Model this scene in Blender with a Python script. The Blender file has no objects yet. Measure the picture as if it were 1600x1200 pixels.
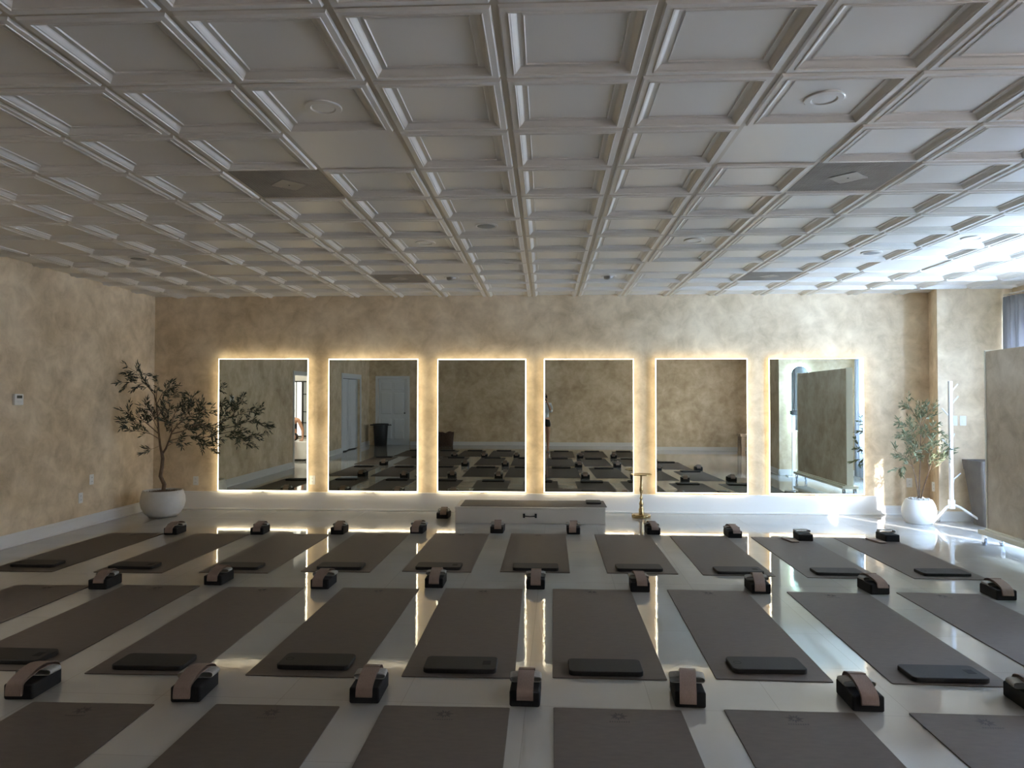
import bpy, bmesh, math, random
from mathutils import Vector, Matrix
C = bpy.context.scene.collection
SC = bpy.context.scene
R = math.radians
PI = math.pi

# ------------------------------------------------------------------ camera
cam_d = bpy.data.cameras.new('camera')
cam = bpy.data.objects.new('camera', cam_d)
C.objects.link(cam)
cam_d.sensor_width = 36.0
cam_d.lens = 36.0 * 1131.57 / 1600.0
cam_d.shift_y = 4.05 / 1600.0
cam_d.clip_start = 0.02
right = Vector((0.998900, 0.046820, 0.001500))
down = Vector((0.000459, 0.022227, -0.999753))
fwd = Vector((-0.046842, 0.998656, 0.022181))
mw = Matrix((right, -down, -fwd)).transposed().to_4x4()
mw.translation = Vector((0, 0, 1.475))
cam.matrix_world = mw
SC.camera = cam

# ------------------------------------------------------------------ world, sun, window daylight, exposure
SC.view_settings.view_transform = 'Standard'
SC.view_settings.look = 'None'
SC.view_settings.exposure = 1.76
SC.view_settings.gamma = 1.0
SC.view_settings.use_curve_mapping = False
w = bpy.data.worlds.new('sky')
SC.world = w
w.use_nodes = True
bg = w.node_tree.nodes['Background']
bg.inputs['Color'].default_value = (0.62, 0.76, 1.0, 1)
bg.inputs['Strength'].default_value = 2.4
SC.cycles.use_denoising = True
SC.cycles.max_bounces = 10
SC.cycles.diffuse_bounces = 6
SC.cycles.glossy_bounces = 6
SC.cycles.transmission_bounces = 6
SC.cycles.transparent_max_bounces = 12
SC.cycles.sample_clamp_indirect = 4.0

sun_d = bpy.data.lights.new('sun', 'SUN')
sun_d.energy = 7.0
sun_d.angle = R(0.6)
sun_d.color = (1.0, 0.98, 0.95)
sun = bpy.data.objects.new('sun', sun_d)
C.objects.link(sun)
sun.rotation_mode = 'QUATERNION'
sun.rotation_quaternion = Vector((-0.5, 1.0, -0.492)).to_track_quat('-Z', 'Y')

def area(name, loc, d, sx, sy, power, col):
    l = bpy.data.lights.new(name, 'AREA')
    l.shape = 'RECTANGLE'; l.size = sx; l.size_y = sy; l.energy = power; l.color = col
    o = bpy.data.objects.new(name, l); C.objects.link(o)
    o.location = loc
    o.rotation_mode = 'QUATERNION'
    o.rotation_quaternion = Vector(d).to_track_quat('-Z', 'Y')
    return o
# daylight at the curtained window wall, then added fills for front and side room
area('window_area_light', (6.10, 6.55, 1.30), (-1, 0, 0), 3.1, 2.1, 680, (0.52, 0.72, 1.0))
area('window_area_light', (6.30, 0.6, 1.45), (-1, 0, 0), 4.6, 1.9, 500, (1.0, 0.96, 0.91))  # fill lamp behind the added rear window, brightens the front of the room
area('side_room_fill', (-6.7, 3.4, 2.75), (0, 0, -1), 1.0, 1.0, 32, (1.0, 0.95, 0.88))  # unseen lamp added to brighten the side room

# ------------------------------------------------------------------ materials
def mat(name, col, rough=0.6, metal=0.0, spec=0.5, emit=None, estr=0.0):
    m = bpy.data.materials.new(name); m.use_nodes = True
    b = m.node_tree.nodes['Principled BSDF']
    b.inputs['Base Color'].default_value = (*col, 1)
    b.inputs['Roughness'].default_value = rough
    b.inputs['Metallic'].default_value = metal
    b.inputs['Specular IOR Level'].default_value = spec
    if emit:
        b.inputs['Emission Color'].default_value = (*emit, 1)
        b.inputs['Emission Strength'].default_value = estr
    return m
def nodes(m):
    return m.node_tree.nodes, m.node_tree.links, m.node_tree.nodes['Principled BSDF']
def noise_col(m, cols, scale=4, detail=6, rough=0.6, dist=0.0, stretch=(1, 1, 1), bump=0.0, bscale=200, bdist=0.001, pos=None):
    n, l, b = nodes(m)
    tc = n.new('ShaderNodeTexCoord'); mp = n.new('ShaderNodeMapping')
    mp.inputs['Scale'].default_value = stretch
    l.new(tc.outputs['Object'], mp.inputs['Vector'])
    nz = n.new('ShaderNodeTexNoise')
    nz.inputs['Scale'].default_value = scale; nz.inputs['Detail'].default_value = detail
    nz.inputs['Roughness'].default_value = rough; nz.inputs['Distortion'].default_value = dist
    l.new(mp.outputs['Vector'], nz.inputs['Vector'])
    cr = n.new('ShaderNodeValToRGB')
    while len(cr.color_ramp.elements) < len(cols): cr.color_ramp.elements.new(0.5)
    for i, c in enumerate(cols):
        cr.color_ramp.elements[i].position = pos[i] if pos else 0.3 + 0.4 * i / (len(cols) - 1)
        cr.color_ramp.elements[i].color = (*c, 1)
    l.new(nz.outputs['Fac'], cr.inputs['Fac'])
    l.new(cr.outputs['Color'], b.inputs['Base Color'])
    if bump:
        nb = n.new('ShaderNodeTexNoise'); nb.inputs['Scale'].default_value = bscale; nb.inputs['Detail'].default_value = 3
        l.new(mp.outputs['Vector'], nb.inputs['Vector'])
        bp = n.new('ShaderNodeBump'); bp.inputs['Strength'].default_value = bump; bp.inputs['Distance'].default_value = bdist
        l.new(nb.outputs['Fac'], bp.inputs['Height']); l.new(bp.outputs['Normal'], b.inputs['Normal'])
    return m

def plaster(name, k=1.0, tint=(1, 1, 1)):
    m = mat(name, (0.5, 0.43, 0.32), 0.62, spec=0.3)
    n, l, b = nodes(m)
    tc = n.new('ShaderNodeTexCoord')
    mp = n.new('ShaderNodeMapping'); l.new(tc.outputs['Object'], mp.inputs['Vector'])
    a = n.new('ShaderNodeTexNoise'); a.inputs['Scale'].default_value = 1.5; a.inputs['Detail'].default_value = 7
    a.inputs['Roughness'].default_value = 0.6; a.inputs['Distortion'].default_value = 0.25
    c = n.new('ShaderNodeTexNoise'); c.inputs['Scale'].default_value = 5.0; c.inputs['Detail'].default_value = 6
    c.inputs['Roughness'].default_value = 0.62; c.inputs['Distortion'].default_value = 0.5
    l.new(mp.outputs[0], a.inputs['Vector']); l.new(mp.outputs[0], c.inputs['Vector'])
    mx = n.new('ShaderNodeMath'); mx.operation = 'MULTIPLY_ADD'; mx.inputs[1].default_value = 0.55
    h = n.new('ShaderNodeMath'); h.operation = 'MULTIPLY'; h.inputs[1].default_value = 0.45
    l.new(c.outputs['Fac'], h.inputs[0]); l.new(a.outputs['Fac'], mx.inputs[0]); l.new(h.outputs[0], mx.inputs[2])
    cr = n.new('ShaderNodeValToRGB'); e = cr.color_ramp.elements
    e.new(0.5)
    cols = [(0.40, 0.305, 0.195), (0.56, 0.445, 0.30), (0.70, 0.58, 0.415)]
    for i, p in enumerate((0.36, 0.50, 0.64)):
        e[i].position = p; e[i].color = (*[cols[i][q] * 1.18 * k * tint[q] for q in range(3)], 1)
    l.new(mx.outputs[0], cr.inputs['Fac']); l.new(cr.outputs['Color'], b.inputs['Base Color'])
    bp = n.new('ShaderNodeBump'); bp.inputs['Strength'].default_value = 0.12; bp.inputs['Distance'].default_value = 0.003
    l.new(c.outputs['Fac'], bp.inputs['Height']); l.new(bp.outputs['Normal'], b.inputs['Normal'])
    return m
M = {}
M['plaster'] = plaster('limewash plaster')
M['panel_plaster'] = plaster('grey beige plaster', 0.82, (0.95, 1.0, 1.12))
M['ceil'] = mat('ceiling cream', (0.70, 0.665, 0.61), 0.33, spec=0.5)
M['grid'] = mat('ceiling grid', (0.60, 0.54, 0.45), 0.5)
M['white'] = mat('white paint', (0.74, 0.73, 0.71), 0.38)
M['plinth'] = mat('cream paint', (0.86, 0.82, 0.76), 0.35)
M['bench'] = mat('grey beige paint', (0.56, 0.51, 0.44), 0.45)
M['doorwhite'] = mat('door white', (0.72, 0.74, 0.76), 0.42)
M['plastic'] = mat('white plastic', (0.78, 0.77, 0.74), 0.35)
M['darkslot'] = mat('dark slot', (0.04, 0.04, 0.04), 0.5)
M['lcd'] = mat('lcd', (0.05, 0.06, 0.05), 0.2)
M['black'] = mat('black foam', (0.012, 0.012, 0.013), 0.75, spec=0.25)
M['pad'] = noise_col(mat('charcoal foam', (0.03, 0.028, 0.027), 0.62, spec=0.35), [(0.011, 0.0105, 0.0105), (0.019, 0.018, 0.0175)], 90, bump=0.2, bscale=500)
M['blackmetal'] = mat('black metal', (0.012, 0.012, 0.012), 0.4, 0.6)
M['blackplastic'] = mat('black plastic', (0.012, 0.012, 0.013), 0.45)
M['brass'] = noise_col(mat('brass', (0.5, 0.36, 0.16), 0.26, 1.0), [(0.38, 0.27, 0.13), (0.58, 0.43, 0.22)], 20)
M['chrome'] = mat('chrome', (0.7, 0.72, 0.75), 0.15, 1.0)
M['mirror'] = mat('mirror glass', (0.69, 0.735, 0.68), 0.0, 1.0)
M['mirror_edge'] = mat('mirror back', (0.5, 0.5, 0.5), 0.4)
M['led'] = mat('led strip', (0.9, 0.9, 0.8), 0.5, emit=(1.0, 0.87, 0.60), estr=3.9)
M['led_cool'] = mat('cool led strip', (0.9, 0.9, 0.9), 0.5, emit=(0.45, 0.85, 1.0), estr=12.0)
M['leaf'] = noise_col(mat('olive leaf', (0.05, 0.07, 0.03), 0.42), [(0.018, 0.024, 0.012), (0.04, 0.052, 0.026)], 12)
M['leaf2'] = noise_col(mat('olive leaf pale', (0.1, 0.14, 0.07), 0.4), [(0.10, 0.12, 0.055), (0.24, 0.26, 0.15)], 12)
M['olive'] = mat('olive fruit', (0.015, 0.015, 0.018), 0.3)
M['bark'] = noise_col(mat('bark', (0.13, 0.085, 0.05), 0.85), [(0.09, 0.06, 0.04), (0.22, 0.15, 0.10)], 40, stretch=(1, 1, 0.25), bump=0.5, bscale=120, bdist=0.003)
M['soil'] = noise_col(mat('dry moss', (0.07, 0.045, 0.03), 0.95), [(0.03, 0.02, 0.013), (0.12, 0.08, 0.05)], 60, bump=0.8, bscale=90, bdist=0.01)
M['pebble'] = noise_col(mat('pale pebbles', (0.6, 0.58, 0.54), 0.6), [(0.40, 0.38, 0.35), (0.78, 0.76, 0.72)], 40)
M['pot'] = noise_col(mat('stone white pot', (0.62, 0.60, 0.55), 0.6), [(0.58, 0.565, 0.525), (0.66, 0.64, 0.60)], 8, bump=0.1, bscale=150)
M['pot2'] = mat('ribbed white pot', (0.80, 0.79, 0.76), 0.5)
M['rackwhite'] = mat('rack white', (0.80, 0.80, 0.80), 0.3)
M['binmat'] = noise_col(mat('taupe resin', (0.2, 0.175, 0.15), 0.6), [(0.10, 0.088, 0.078), (0.15, 0.133, 0.118)], 6)
M['grey'] = noise_col(mat('grey vent metal', (0.2, 0.18, 0.16), 0.4, 0.25), [(0.26, 0.235, 0.21), (0.36, 0.335, 0.305)], 5)
M['speaker'] = mat('speaker grille', (0.30, 0.29, 0.27), 0.6)
M['lens'] = mat('lamp lens', (0.72, 0.70, 0.66), 0.3)
M['cream'] = mat('cream end board', (0.72, 0.68, 0.55), 0.5)
M['caster'] = mat('caster wheel', (0.45, 0.55, 0.7), 0.15)
M['curtain'] = None
M['wood'] = noise_col(mat('pale wood', (0.3, 0.22, 0.15), 0.5), [(0.24, 0.18, 0.12), (0.36, 0.27, 0.19)], 6, stretch=(1, 8, 8))
M['brown'] = noise_col(mat('brown weave', (0.06, 0.035, 0.02), 0.85), [(0.04, 0.022, 0.012), (0.09, 0.05, 0.03)], 30, bump=0.6, bscale=120, bdist=0.004)
M['skin'] = mat('skin', (0.48, 0.27, 0.18), 0.5)
M['hair'] = mat('dark blond hair', (0.10, 0.065, 0.04), 0.6)
M['shirt'] = mat('pale blue grey shirt', (0.62, 0.66, 0.68), 0.8)
M['blackcloth'] = mat('black cloth', (0.012, 0.012, 0.014), 0.85)
M['shoe'] = mat('grey sandal', (0.2, 0.2, 0.2), 0.6)
M['logo'] = mat('dark emboss', (0.035, 0.029, 0.025), 0.6)
M['screen'] = mat('screen glass', (0.015, 0.015, 0.018), 0.12)
M['greyband'] = noise_col(mat('grey white fabric', (0.42, 0.41, 0.38), 0.8), [(0.27, 0.265, 0.24), (0.36, 0.35, 0.325)], 80)
M['mauve'] = noise_col(mat('mauve fabric', (0.2, 0.14, 0.11), 0.7), [(0.20, 0.142, 0.112), (0.27, 0.195, 0.155)], 60, stretch=(6, 1, 1), bump=0.3, bscale=300)

def yoga_mat_material():
    m = mat('taupe rubber mat', (0.16, 0.13, 0.11), 0.6, spec=0.3)
    n, l, b = nodes(m)
    tc = n.new('ShaderNodeTexCoord')
    oi = n.new('ShaderNodeObjectInfo')
    cr = n.new('ShaderNodeValToRGB')
    cr.color_ramp.elements[0].color = (0.115, 0.092, 0.075, 1); cr.color_ramp.elements[1].color = (0.145, 0.119, 0.102, 1)
    l.new(oi.outputs['Random'], cr.inputs['Fac'])
    nz = n.new('ShaderNodeTexNoise'); nz.inputs['Scale'].default_value = 14; nz.inputs['Detail'].default_value = 8
    mp = n.new('ShaderNodeMapping'); mp.inputs['Scale'].default_value = (1, 3, 1)
    l.new(tc.outputs['Object'], mp.inputs['Vector']); l.new(mp.outputs[0], nz.inputs['Vector'])
    mx = n.new('ShaderNodeMix'); mx.data_type = 'RGBA'; mx.blend_type = 'MULTIPLY'; mx.inputs['Factor'].default_value = 0.30
    l.new(cr.outputs['Color'], mx.inputs['A']); l.new(nz.outputs['Fac'], mx.inputs['B'])
    l.new(mx.outputs['Result'], b.inputs['Base Color'])
    wv = n.new('ShaderNodeTexWave'); wv.wave_type = 'BANDS'; wv.bands_direction = 'Y'; wv.inputs['Scale'].default_value = 55
    wv.inputs['Distortion'].default_value = 0.6
    l.new(tc.outputs['Object'], wv.inputs['Vector'])
    n2 = n.new('ShaderNodeTexNoise'); n2.inputs['Scale'].default_value = 260
    l.new(tc.outputs['Object'], n2.inputs['Vector'])
    ad = n.new('ShaderNodeMath'); ad.operation = 'ADD'
    l.new(wv.outputs['Fac'], ad.inputs[0]); l.new(n2.outputs['Fac'], ad.inputs[1])
    bp = n.new('ShaderNodeBump'); bp.inputs['Strength'].default_value = 0.22; bp.inputs['Distance'].default_value = 0.0012
    l.new(ad.outputs[0], bp.inputs['Height']); l.new(bp.outputs['Normal'], b.inputs['Normal'])
    return m
M['mat'] = yoga_mat_material()

def floor_material():
    m = mat('glossy painted floor', (0.5, 0.48, 0.44), 0.035, spec=0.95)
    n, l, b = nodes(m)
    tc = n.new('ShaderNodeTexCoord')
    br = n.new('ShaderNodeTexBrick')
    br.offset = 0.0; br.inputs['Scale'].default_value = 1.0
    br.inputs['Mortar Size'].default_value = 0.0022; br.inputs['Brick Width'].default_value = 0.61; br.inputs['Row Height'].default_value = 0.61
    br.inputs['Mortar Smooth'].default_value = 0.3; br.inputs['Bias'].default_value = 0
    br.inputs['Color1'].default_value = (0.405, 0.395, 0.37, 1); br.inputs['Color2'].default_value = (0.425, 0.415, 0.39, 1)
    br.inputs['Mortar'].default_value = (0.34, 0.33, 0.31, 1)
    mp = n.new('ShaderNodeMapping'); mp.inputs['Location'].default_value = (0.16, 0.1, 0); mp.inputs['Rotation'].default_value = (0, 0, R(1.0))
    l.new(tc.outputs['Object'], mp.inputs['Vector']); l.new(mp.outputs[0], br.inputs['Vector'])
    nz = n.new('ShaderNodeTexNoise'); nz.inputs['Scale'].default_value = 1.3; nz.inputs['Detail'].default_value = 6
    l.new(tc.outputs['Object'], nz.inputs['Vector'])
    cr = n.new('ShaderNodeValToRGB'); cr.color_ramp.elements[0].position = 0.3; cr.color_ramp.elements[1].position = 0.7
    cr.color_ramp.elements[0].color = (0.86, 0.86, 0.86, 1); cr.color_ramp.elements[1].color = (1, 1, 1, 1)
    l.new(nz.outputs['Fac'], cr.inputs['Fac'])
    mx = n.new('ShaderNodeMix'); mx.data_type = 'RGBA'; mx.blend_type = 'MULTIPLY'; mx.inputs['Factor'].default_value = 1.0
    l.new(br.outputs['Color'], mx.inputs['A']); l.new(cr.outputs['Color'], mx.inputs['B']); l.new(mx.outputs['Result'], b.inputs['Base Color'])
    # brushed-on gloss coat: faint waves
    n2 = n.new('ShaderNodeTexNoise'); n2.inputs['Scale'].default_value = 6; n2.inputs['Detail'].default_value = 5; n2.inputs['Roughness'].default_value = 0.65
    l.new(tc.outputs['Object'], n2.inputs['Vector'])
    n3 = n.new('ShaderNodeTexNoise'); n3.inputs['Scale'].default_value = 32; n3.inputs['Detail'].default_value = 2
    l.new(tc.outputs['Object'], n3.inputs['Vector'])
    a = n.new('ShaderNodeMath'); a.operation = 'MULTIPLY_ADD'; a.inputs[1].default_value = 0.35
    l.new(n3.outputs['Fac'], a.inputs[0]); l.new(n2.outputs['Fac'], a.inputs[2])
    s = n.new('ShaderNodeMath'); s.operation = 'SUBTRACT'
    f = n.new('ShaderNodeMath'); f.operation = 'MULTIPLY'; f.inputs[1].default_value = 0.25
    l.new(br.outputs['Fac'], f.inputs[0]); l.new(a.outputs[0], s.inputs[0]); l.new(f.outputs[0], s.inputs[1])
    bp = n.new('ShaderNodeBump'); bp.inputs['Strength'].default_value = 0.35; bp.inputs['Distance'].default_value = 0.0013
    l.new(s.outputs[0], bp.inputs['Height']); l.new(bp.outputs['Normal'], b.inputs['Normal'])
    return m
M['floor'] = floor_material()

def curtain_material():
    m = bpy.data.materials.new('grey sheer curtain'); m.use_nodes = True
    n = m.node_tree.nodes; l = m.node_tree.links; n.clear()
    o = n.new('ShaderNodeOutputMaterial'); d = n.new('ShaderNodeBsdfDiffuse'); t = n.new('ShaderNodeBsdfTranslucent'); tr = n.new('ShaderNodeBsdfTransparent')
    d.inputs['Color'].default_value = (0.52, 0.52, 0.53, 1); t.inputs['Color'].default_value = (0.62, 0.65, 0.72, 1)
    tr.inputs['Color'].default_value = (0.9, 0.92, 1, 1)
    a = n.new('ShaderNodeMixShader'); a.inputs[0].default_value = 0.42
    b = n.new('ShaderNodeMixShader'); b.inputs[0].default_value = 0.10
    l.new(d.outputs[0], a.inputs[1]); l.new(t.outputs[0], a.inputs[2]); l.new(a.outputs[0], b.inputs[1]); l.new(tr.outputs[0], b.inputs[2])
    l.new(b.outputs[0], o.inputs['Surface'])
    return m
M['curtain'] = curtain_material()
def glass_material():
    m = bpy.data.materials.new('window glass'); m.use_nodes = True
    n = m.node_tree.nodes; l = m.node_tree.links; n.clear()
    o = n.new('ShaderNodeOutputMaterial'); g = n.new('ShaderNodeBsdfGlossy'); tr = n.new('ShaderNodeBsdfTransparent')
    g.inputs['Roughness'].default_value = 0.02
    a = n.new('ShaderNodeMixShader'); a.inputs[0].default_value = 0.07
    l.new(tr.outputs[0], a.inputs[1]); l.new(g.outputs[0], a.inputs[2]); l.new(a.outputs[0], o.inputs['Surface'])
    return m
M['glass'] = glass_material()

# ------------------------------------------------------------------ mesh helpers
class MB:
    def __init__(s): s.v = []; s.f = []
    def add(s, vs, fs):
        o = len(s.v); s.v += [tuple(v) for v in vs]; s.f += [tuple(i + o for i in f) for f in fs]; return s
    def box(s, x0, x1, y0, y1, z0, z1, rot=0, c=None):
        vs = [(x, y, z) for z in (z0, z1) for y in (y0, y1) for x in (x0, x1)]
        if rot:
            cx, cy = c if c else ((x0 + x1) / 2, (y0 + y1) / 2)
            ca, sa = math.cos(rot), math.sin(rot)
            vs = [(cx + (x - cx) * ca - (y - cy) * sa, cy + (x - cx) * sa + (y - cy) * ca, z) for x, y, z in vs]
        return s.add(vs, [(0, 2, 3, 1), (4, 5, 7, 6), (0, 1, 5, 4), (1, 3, 7, 5), (3, 2, 6, 7), (2, 0, 4, 6)])
    def prism(s, poly, z0, z1, ax='z'):
        n = len(poly)
        def P(a, b, c): return {'z': (a, b, c), 'y': (a, c, b), 'x': (c, a, b)}[ax]
        vs = [P(a, b, z0) for a, b in poly] + [P(a, b, z1) for a, b in poly]
        fs = [tuple(range(n))[::-1], tuple(range(n, 2 * n))] + [(i, (i + 1) % n, n + (i + 1) % n, n + i) for i in range(n)]
        if ax == 'y': fs = [f[::-1] for f in fs]
        return s.add(vs, fs)
    def lathe(s, prof, n=32, c=(0, 0, 0), cap=True):
        vs = []; fs = []
        for r, z in prof:
            for i in range(n):
                a = 2 * PI * i / n; vs.append((c[0] + r * math.cos(a), c[1] + r * math.sin(a), c[2] + z))
        for k in range(len(prof) - 1):
            for i in range(n):
                j = (i + 1) % n; fs.append((k * n + i, k * n + j, (k + 1) * n + j, (k + 1) * n + i))
        if cap:
            fs.append(tuple(range(n))[::-1]); fs.append(tuple((len(prof) - 1) * n + i for i in range(n)))
        return s.add(vs, fs)
    def tube(s, pts, rad, n=8, cap=True):
        pts = [Vector(p) for p in pts]
        rs = rad if isinstance(rad, (list, tuple)) else [rad] * len(pts)
        vs = []; fs = []; prev = None
        for i, p in enumerate(pts):
            d = (pts[min(i + 1, len(pts) - 1)] - pts[max(i - 1, 0)])
            if d.length < 1e-9: d = Vector((0, 0, 1))
            d.normalize()
            ref = prev if prev is not None else (Vector((1, 0, 0)) if abs(d.x) < 0.9 else Vector((0, 1, 0)))
            u = (ref - d * ref.dot(d)).normalized(); prev = u; v = d.cross(u)
            for k in range(n):
                a = 2 * PI * k / n; vs.append(p + (u * math.cos(a) + v * math.sin(a)) * rs[i])
        for i in range(len(pts) - 1):
            for k in range(n):
                j = (k + 1) % n; fs.append((i * n + k, i * n + j, (i + 1) * n + j, (i + 1) * n + k))
        if cap: fs.append(tuple(range(n))[::-1]); fs.append(tuple((len(pts) - 1) * n + k for k in range(n)))
        return s.add(vs, fs)
    def mesh(s, name, m, smooth=False):
        me = bpy.data.meshes.new(name); me.from_pydata(s.v, [], s.f); me.update()
        if m: me.materials.append(m)
        if smooth:
            for p in me.polygons: p.use_smooth = True
        return me
    def build(s, name, m, parent=None, smooth=False, bevel=0, seg=2, loc=None, sharp=None):
        me = s.mesh(name, m, smooth)
        o = bpy.data.objects.new(name, me); C.objects.link(o)
        if parent: o.parent = parent
        if loc: o.location = loc
        if smooth and sharp: me.set_sharp_from_angle(angle=R(sharp))
        if bevel:
            md = o.modifiers.new('bevel', 'BEVEL'); md.width = bevel; md.segments = seg; md.limit_method = 'ANGLE'; md.angle_limit = R(40)
        return o
def tag(o, label, cat, group=None, kind=None):
    if label: o['label'] = label
    if cat: o['category'] = cat
    if group: o['group'] = group
    if kind: o['kind'] = kind
    return o
def struct(o): o['kind'] = 'structure'; return o
def empty(name, loc=(0, 0, 0), rz=0):
    o = bpy.data.objects.new(name, None); C.objects.link(o); o.location = loc; o.rotation_euler = (0, 0, rz); o.empty_display_size = 0.1
    return o
def copy_tree(o, parent=None):
    c = o.copy(); C.objects.link(c)
    if parent: c.parent = parent
    for ch in list(o.children): copy_tree(ch, c)
    return c
def rrect(w_, h_, r, n=5):
    pts = []
    for cx, cy, a0 in ((w_ / 2 - r, h_ / 2 - r, 0), (-w_ / 2 + r, h_ / 2 - r, 90), (-w_ / 2 + r, -h_ / 2 + r, 180), (w_ / 2 - r, -h_ / 2 + r, 270)):
        for i in range(n + 1):
            a = R(a0 + 90 * i / n); pts.append((cx + r * math.cos(a), cy + r * math.sin(a)))
    return pts

# ------------------------------------------------------------------ room shell
CZ = 2.932
XL, YB, YR = -5.45, 9.84, -2.6
XW = 5.85           # window wall
TOP = 3.25
struct(MB().box(-9.2, 7.0, -3.2, 10.6, -0.2, 0.0).build('floor', M['floor']))
# back wall with its jog on the right
mb = MB(); mb.prism([(XL - 0.2, YB), (5.07, YB), (4.93, 9.36), (XW + 0.2, 9.36), (XW + 0.2, 10.1), (XL - 0.2, 10.1)], 0, TOP)
struct(mb.build('wall_back', M['plaster']))
# left wall with two openings (doorway y 2.85..4.08, folding door y -1.5..0.35)
LT = 0.12
mb = MB()
mb.box(XL - LT, XL, 4.08, YB, 0, TOP).box(XL - LT, XL, 2.85, 4.08, 2.02, TOP).box(XL - LT, XL, 0.35, 2.85, 0, TOP)
mb.box(XL - LT, XL, -1.5, 0.35, 2.05, TOP).box(XL - LT, XL, YR, -1.5, 0, TOP)
struct(mb.build('wall_left', M['plaster']))
mb = MB(); mb.box(XL - 0.2, -5.17, YR - 0.2, YR, 0, TOP).box(-5.17, -4.27, YR - 0.2, YR, 2.04, TOP).box(-4.27, 6.2, YR - 0.2, YR, 0, TOP)
struct(mb.build('wall_rear', M['plaster']))
# right side: window wall, stub with the arched mirror, wall along the rear part with an added opening for front fill light
mb = MB()
W1 = (4.95, 9.2, 0.25, 2.40)
mb.box(XW, XW + 0.2, 4.4, W1[0], 0, TOP).box(XW, XW + 0.2, W1[1], 9.4, 0, TOP).box(XW, XW + 0.2, W1[0], W1[1], 0, W1[2]).box(XW, XW + 0.2, W1[0], W1[1], W1[3], TOP)
struct(mb.build('wall_right', M['plaster']))
mb = MB(); mb.box(4.30, XW, 4.42, 4.6, 0, TOP); mb.box(4.30, 4.48, 3.8, 4.42, 0, TOP); mb.box(4.48, 6.15, 3.8, 3.9, 0, TOP)
struct(mb.build('wall_right', M['plaster']))
mb = MB(); XR = 5.98
W2 = (-1.6, 3.0, 0.7, 2.35)
mb.box(XR, XR + 0.2, YR, W2[0], 0, TOP).box(XR, XR + 0.2, W2[1], 3.9, 0, TOP).box(XR, XR + 0.2, W2[0], W2[1], 0, W2[2]).box(XR, XR + 0.2, W2[0], W2[1], W2[3], TOP)
struct(mb.build('wall_right_rear', M['plaster']))

def skirting(name, pts, h=0.115, t=0.015):
    """board along a polyline; the room lies to the right of the walking direction"""
    mb = MB()
    for (x0, y0), (x1, y1) in zip(pts[:-1], pts[1:]):
        d = Vector((x1 - x0, y1 - y0)).normalized(); n_ = Vector((d.y, -d.x))
        for tt, hh in ((t, h * 0.82), (t * 0.55, h)):
            a = Vector((x0, y0)); b_ = Vector((x1, y1)); c_ = b_ + n_ * tt; e_ = a + n_ * tt
            mb.prism([tuple(a), tuple(e_), tuple(c_), tuple(b_)], 0.0, hh)
        q = t * 1.7
        a = Vector((x0, y0)); b_ = Vector((x1, y1)); c_ = b_ + n_ * q; e_ = a + n_ * q
        mb.prism([tuple(a), tuple(e_), tuple(c_), tuple(b_)], 0.0, 0.018)
    return struct(mb.build(name, M['white']))
skirting('baseboard_left', [(XL, 4.17), (XL, YB)], 0.13)
skirting('baseboard_left', [(XL, 0.44), (XL, 2.76)], 0.13)
skirting('baseboard_left', [(XL, YR), (XL, -1.6)], 0.13)
skirting('baseboard_rear', [(-4.17, YR), (XL + 0.02, YR)][::-1] if False else [(5.98, YR), (-4.17, YR)], 0.11)
skirting('baseboard_back', [(4.42, YB), (5.07, YB), (4.93, 9.36), (XW, 9.36)], 0.12)
skirting('baseboard_right', [(XW, 4.6), (4.30, 4.6), (4.30, 3.8)], 0.12)
skirting('baseboard_right_rear', [(XR, 3.8), (XR, YR)], 0.12)

# low plinth under the mirrors
mb = MB(); mb.box(XL, 4.42, 9.800, YB, 0, 0.248); mb.box(XL, 4.42, 9.788, 9.800, 0, 0.022)
struct(mb.build('trim_1', M['plinth'], bevel=0.004))

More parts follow.
